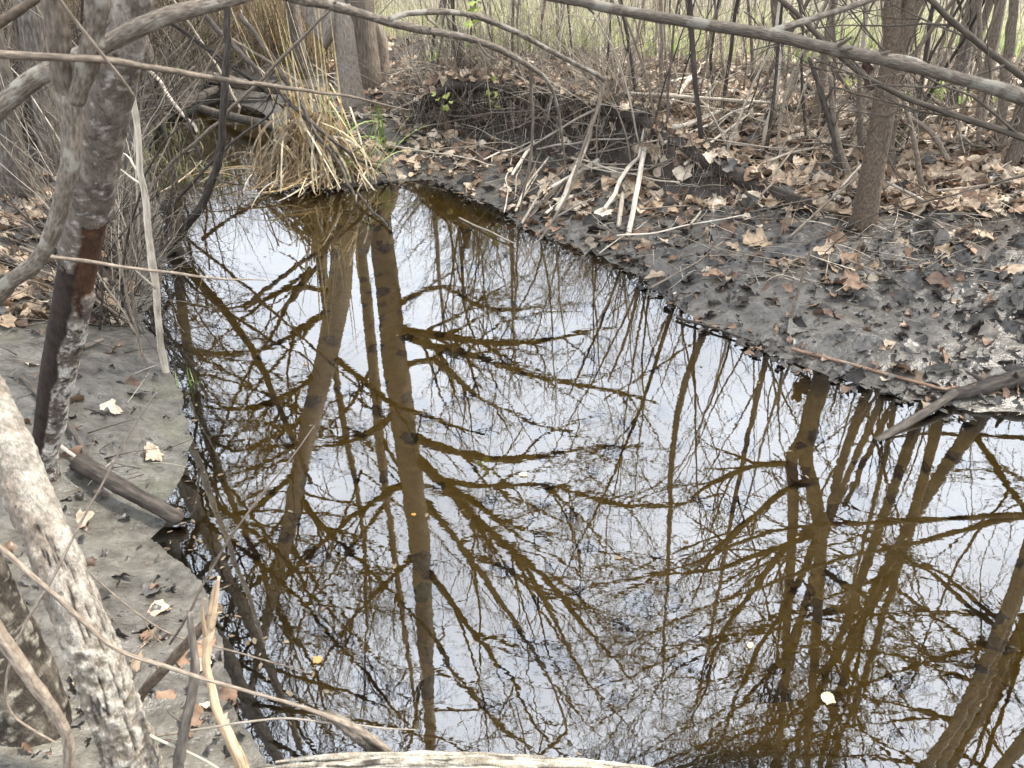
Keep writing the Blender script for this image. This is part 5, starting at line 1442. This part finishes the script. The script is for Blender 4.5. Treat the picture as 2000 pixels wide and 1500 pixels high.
def put_leaf(sp_, lab, group):
    p, nrm, yaw, s, c, k = sp_
    o = obj("dead_leaf", leaf_mesh(c, k, int(rng.integers(3))))
    m3 = frame(nrm, yaw) * s
    m = Matrix.Identity(4)
    for i in range(3):
        for j in range(3): m[i][j] = m3[i][j]
        m[i][3] = p[i]
    o.matrix_world = m
    return tag(o, lab, "leaf", group)
for sp_, lab in NAMED: put_leaf(sp_, lab, "fallen leaves")
for i in order[:NIND]:
    sp_ = spots[i]
    put_leaf(sp_, f"{CURL[sp_[5]]} {WORDS[sp_[4]]} leaf {landmark(sp_[0], info[i][1], info[i][2])}", "fallen leaves")
mb = MB()
extra = []
P_ = SH[:55]                                        # drift of sodden leaves along the waterline
for i in range(230):
    k = int(rng.integers(34, len(P_) - 1)); t = rng.uniform()
    q = P_[k] * (1 - t) + P_[k + 1] * t + rng.normal(0, .045, 2)
    if abs(float(sdf(q[:1], q[1:2])[0])) > .12: continue
    extra.append((np.array([q[0], q[1], max(hz(q[0], q[1]), 0) + .003]), unit(np.array([rng.normal(0, .2), rng.normal(0, .2), 1])), rng.uniform(0, 6.28), rng.uniform(.02, .06), rng.choice(['tan', 'brown', 'dark'], p=(.03, .17, .80)), int(rng.integers(8))))
xy = np.stack([rng.uniform(-6, 9, 7000), rng.uniform(4.2, 11, 7000)], 1)      # carpet further back
sdv = sdf(xy[:, 0], xy[:, 1]); hv = hgt(xy[:, 0], xy[:, 1])
keep = np.nonzero((sdv > 1.15) & (hv > .25))[0][:3600]
for i in keep:
    extra.append((np.array([xy[i, 0], xy[i, 1], hv[i] + rng.uniform(0, .02)]), unit(np.array([rng.normal(0, .45), rng.normal(0, .45), 1])), rng.uniform(0, 6.28), rng.uniform(.06, .13), rng.choice(['tan', 'brown', 'dark'], p=(.6, .28, .12)), int(rng.integers(8))))
xy = np.stack([rng.uniform(2.1, 6, 1500), rng.uniform(2.3, 4.6, 1500)], 1)
sdv = sdf(xy[:, 0], xy[:, 1]); hv = hgt(xy[:, 0], xy[:, 1])
for i in np.nonzero((sdv > .25) & (xy[:, 0] > .62 * xy[:, 1] + .75))[0][:700]:
    extra.append((np.array([xy[i, 0], xy[i, 1], hv[i] + .006]), unit(np.array([rng.normal(0, .4), rng.normal(0, .4), 1])), rng.uniform(0, 6.28), rng.uniform(.06, .12), rng.choice(['tan', 'brown', 'dark'], p=(.4, .3, .3)), int(rng.integers(8))))
for sp_ in [spots[i] for i in order[NIND:]] + extra:
    p, nrm, yaw, s, c, k = sp_
    V, F = SH_LO[k]
    cl = CLASSES[c]
    mb.add(V @ (frame(nrm, yaw) * s).T + p, F, None, np.broadcast_to(np.array(cl[int(rng.integers(len(cl)))]) * rng.uniform(.75, 1.2), V.shape))
tag(obj("leaf_litter", mb.mesh("leaf_litter", M['leaf'])), kind="stuff")

mb = MB()
cr_ = leaf_spots(260, (-40, 600, 480, 1490), (0, .25, .75), (.010, .035), None, .9, .0, .006) + leaf_spots(700, (1000, 400, 2040, 800), (.05, .2, .75), (.012, .045), None, .9, .0, .008)
for sp_ in cr_:
    p, nrm, yaw, q, c, k = sp_
    V, F = SH_LO[k]
    cl = CLASSES[c]
    mb.add((V * np.array([1, 1, 1.6])) @ (frame(nrm, yaw) * q).T + p, F, None, np.broadcast_to(np.array(cl[int(rng.integers(len(cl)))]) * rng.uniform(.5, 1.1), V.shape))
tag(obj("mud_crumbs", mb.mesh("mud_crumbs", M['mudleaf'])), kind="stuff")
# the big leaf caught in the thicket, leaves on and under the water
V, F = leaf_shape(5, 14, 9)
mb = MB(); mb.add(V * .2, F, None, np.broadcast_to(np.array((.085, .05, .04)), V.shape))
o = tag(obj("hanging_leaf", mb.mesh("hanging_leaf", M['leaf'])), "big dark red-brown dead leaf caught in stems left of the speckled trunk", "leaf")
o.location = tuple(at(1690, 145, YR + .3)); o.rotation_euler = (1.1, .3, 1.4)
WL = [((1022, 928), .055, (.75, .68, .35), "cream-yellow leaf floating among the mirrored limbs", .003), ((1465, 1262), .045, (.70, .62, .30), "pale yellow leaf floating on the open sky reflection", .003),
      ((1618, 1365), .07, (.55, .48, .28), "pale half-sunk leaf near the bottom right of the water", .002), ((808, 1006), .03, (.55, .24, .05), "small orange leaf on the dark trunk reflection", .003),
      ((595, 712), .03, (.50, .24, .06), "tiny orange leaf on the water before the mud slope", .003), ((1470, 684), .03, (.8, .8, .78), "white leaf scrap floating at the right shoreline", .004),
      ((832, 1140), .10, (.20, .21, .07), "greenish sunken leaf under the trunk reflection", -.03), ((825, 1082), .09, (.36, .26, .12), "tan sunken leaf just above the greenish one", -.03),
      ((455, 1072), .15, (.24, .12, .07), "large reddish sunken leaf off the black log's end", -.02), ((620, 1290), .06, (.48, .28, .10), "amber leaf at the end of the fine crossing twigs", .003),
      ((1930, 1180), .10, (.28, .2, .1), "brown sunken leaf near the right edge of the water", -.03), ((1700, 890), .13, (.12, .08, .05), "dark sunken leaf below the right waterline", -.04),
      ((1610, 1180), .10, (.30, .20, .10), "tan sunken leaf beneath the dense twig reflections", -.04), ((720, 1310), .1, (.2, .12, .06), "brown sunken leaf near the bottom of the trunk reflections", -.04)]
for (px, s, c, lab, dz) in WL:
    x, y = z0(*px)
    V, F = leaf_shape(int(rng.integers(8)), 11, 7)
    V = V * np.array([1, 1, .25]) * s * (.5 if dz > 0 else 1)
    mb = MB(); mb.add(V, F, None, np.broadcast_to(np.array(c), V.shape))
    o = tag(obj("water_leaf", mb.mesh("water_leaf", M['leaf'])), lab, "leaf", "leaves on and under the water")
    o.location = (x, y, max(dz, hz(x, y) + .004) if dz < 0 else dz); o.rotation_euler = (0, 0, rng.uniform(0, 6.28))
mb = MB()
for i in range(500):
    x, y = rng.uniform(-1.6, 2.2), rng.uniform(1.1, 5.5)
    if hz(x, y) > -.07: continue
    k = int(rng.integers(8)); V, F = SH_LO[k]; s = rng.uniform(.05, .12)
    cl = [(.30, .19, .06), (.40, .26, .09), (.20, .13, .05), (.46, .31, .13)][int(rng.integers(4))]
    mb.add((V * np.array([1, 1, .35])) @ (frame(unit(np.array([rng.normal(0, .15), rng.normal(0, .15), 1])), rng.uniform(0, 6.28)) * s).T + np.array([x, y, hz(x, y) + .006]), F, None, np.broadcast_to(np.array(cl), V.shape))
tag(obj("sunken_leaf_litter", mb.mesh("sunken_leaf_litter", M['leaf'])), kind="stuff")
mb = MB()
for i in range(900):
    k = int(rng.integers(0, 55)); t = rng.uniform()
    q = SH[k] * (1 - t) + SH[k + 1] * t + rng.normal(0, .12 if i % 3 else .8, 2)
    if float(sdf(q[:1], q[1:2])[0]) > -.01: continue
    V, F = SH_LO[int(rng.integers(8))]; z_ = rng.uniform(.006, .02)
    mb.add((V * np.array([rng.uniform(.3, 1), 1.2, .2])) @ (frame(np.array([0, 0, 1.0]), rng.uniform(0, 6.28)) * z_).T + np.array([q[0], q[1], .002]), F, None, np.broadcast_to(np.array([(.10, .07, .04), (.15, .11, .07), (.18, .14, .09)][int(rng.integers(3))]), V.shape))
tag(obj("floating_debris", mb.mesh("floating_debris", M['leaf'])), kind="stuff")
# young yellow-green leaves on twigs
for (px, Yd, n, lab) in [((935, 14), 4.0, 8, "yellow-green leaf spray at the top edge above the meadow"), ((862, 195), 6.4, 7, "small yellow-green sprig in front of the undercut bank"), ((955, 185), 6.3, 8, "pale green sprig growing over the undercut bank")]:
    mb = MB(); c = at(px[0], px[1], Yd)
    for i in range(n):
        V, F = SH_LO[int(rng.integers(8))]
        p = c + rng.normal(0, .03 * Yd / 4, 3)
        mb.add(V @ (frame(unit(rng.normal(size=3)), rng.uniform(0, 6)) * rng.uniform(.035, .06)).T + p, F, None, np.broadcast_to(np.array((.40, .45, .13)), V.shape))
    tubes(mb, spline([c + np.array([.05, .1, -.5]), c + np.array([.02, .03, -.2]), c], 8), np.linspace(.004, .0015, 8), 5, tint=np.array([.3, .26, .18]))
    tag(obj("leafy_sprig", mb.mesh("leafy_sprig", M['green'])), lab, "sprig")
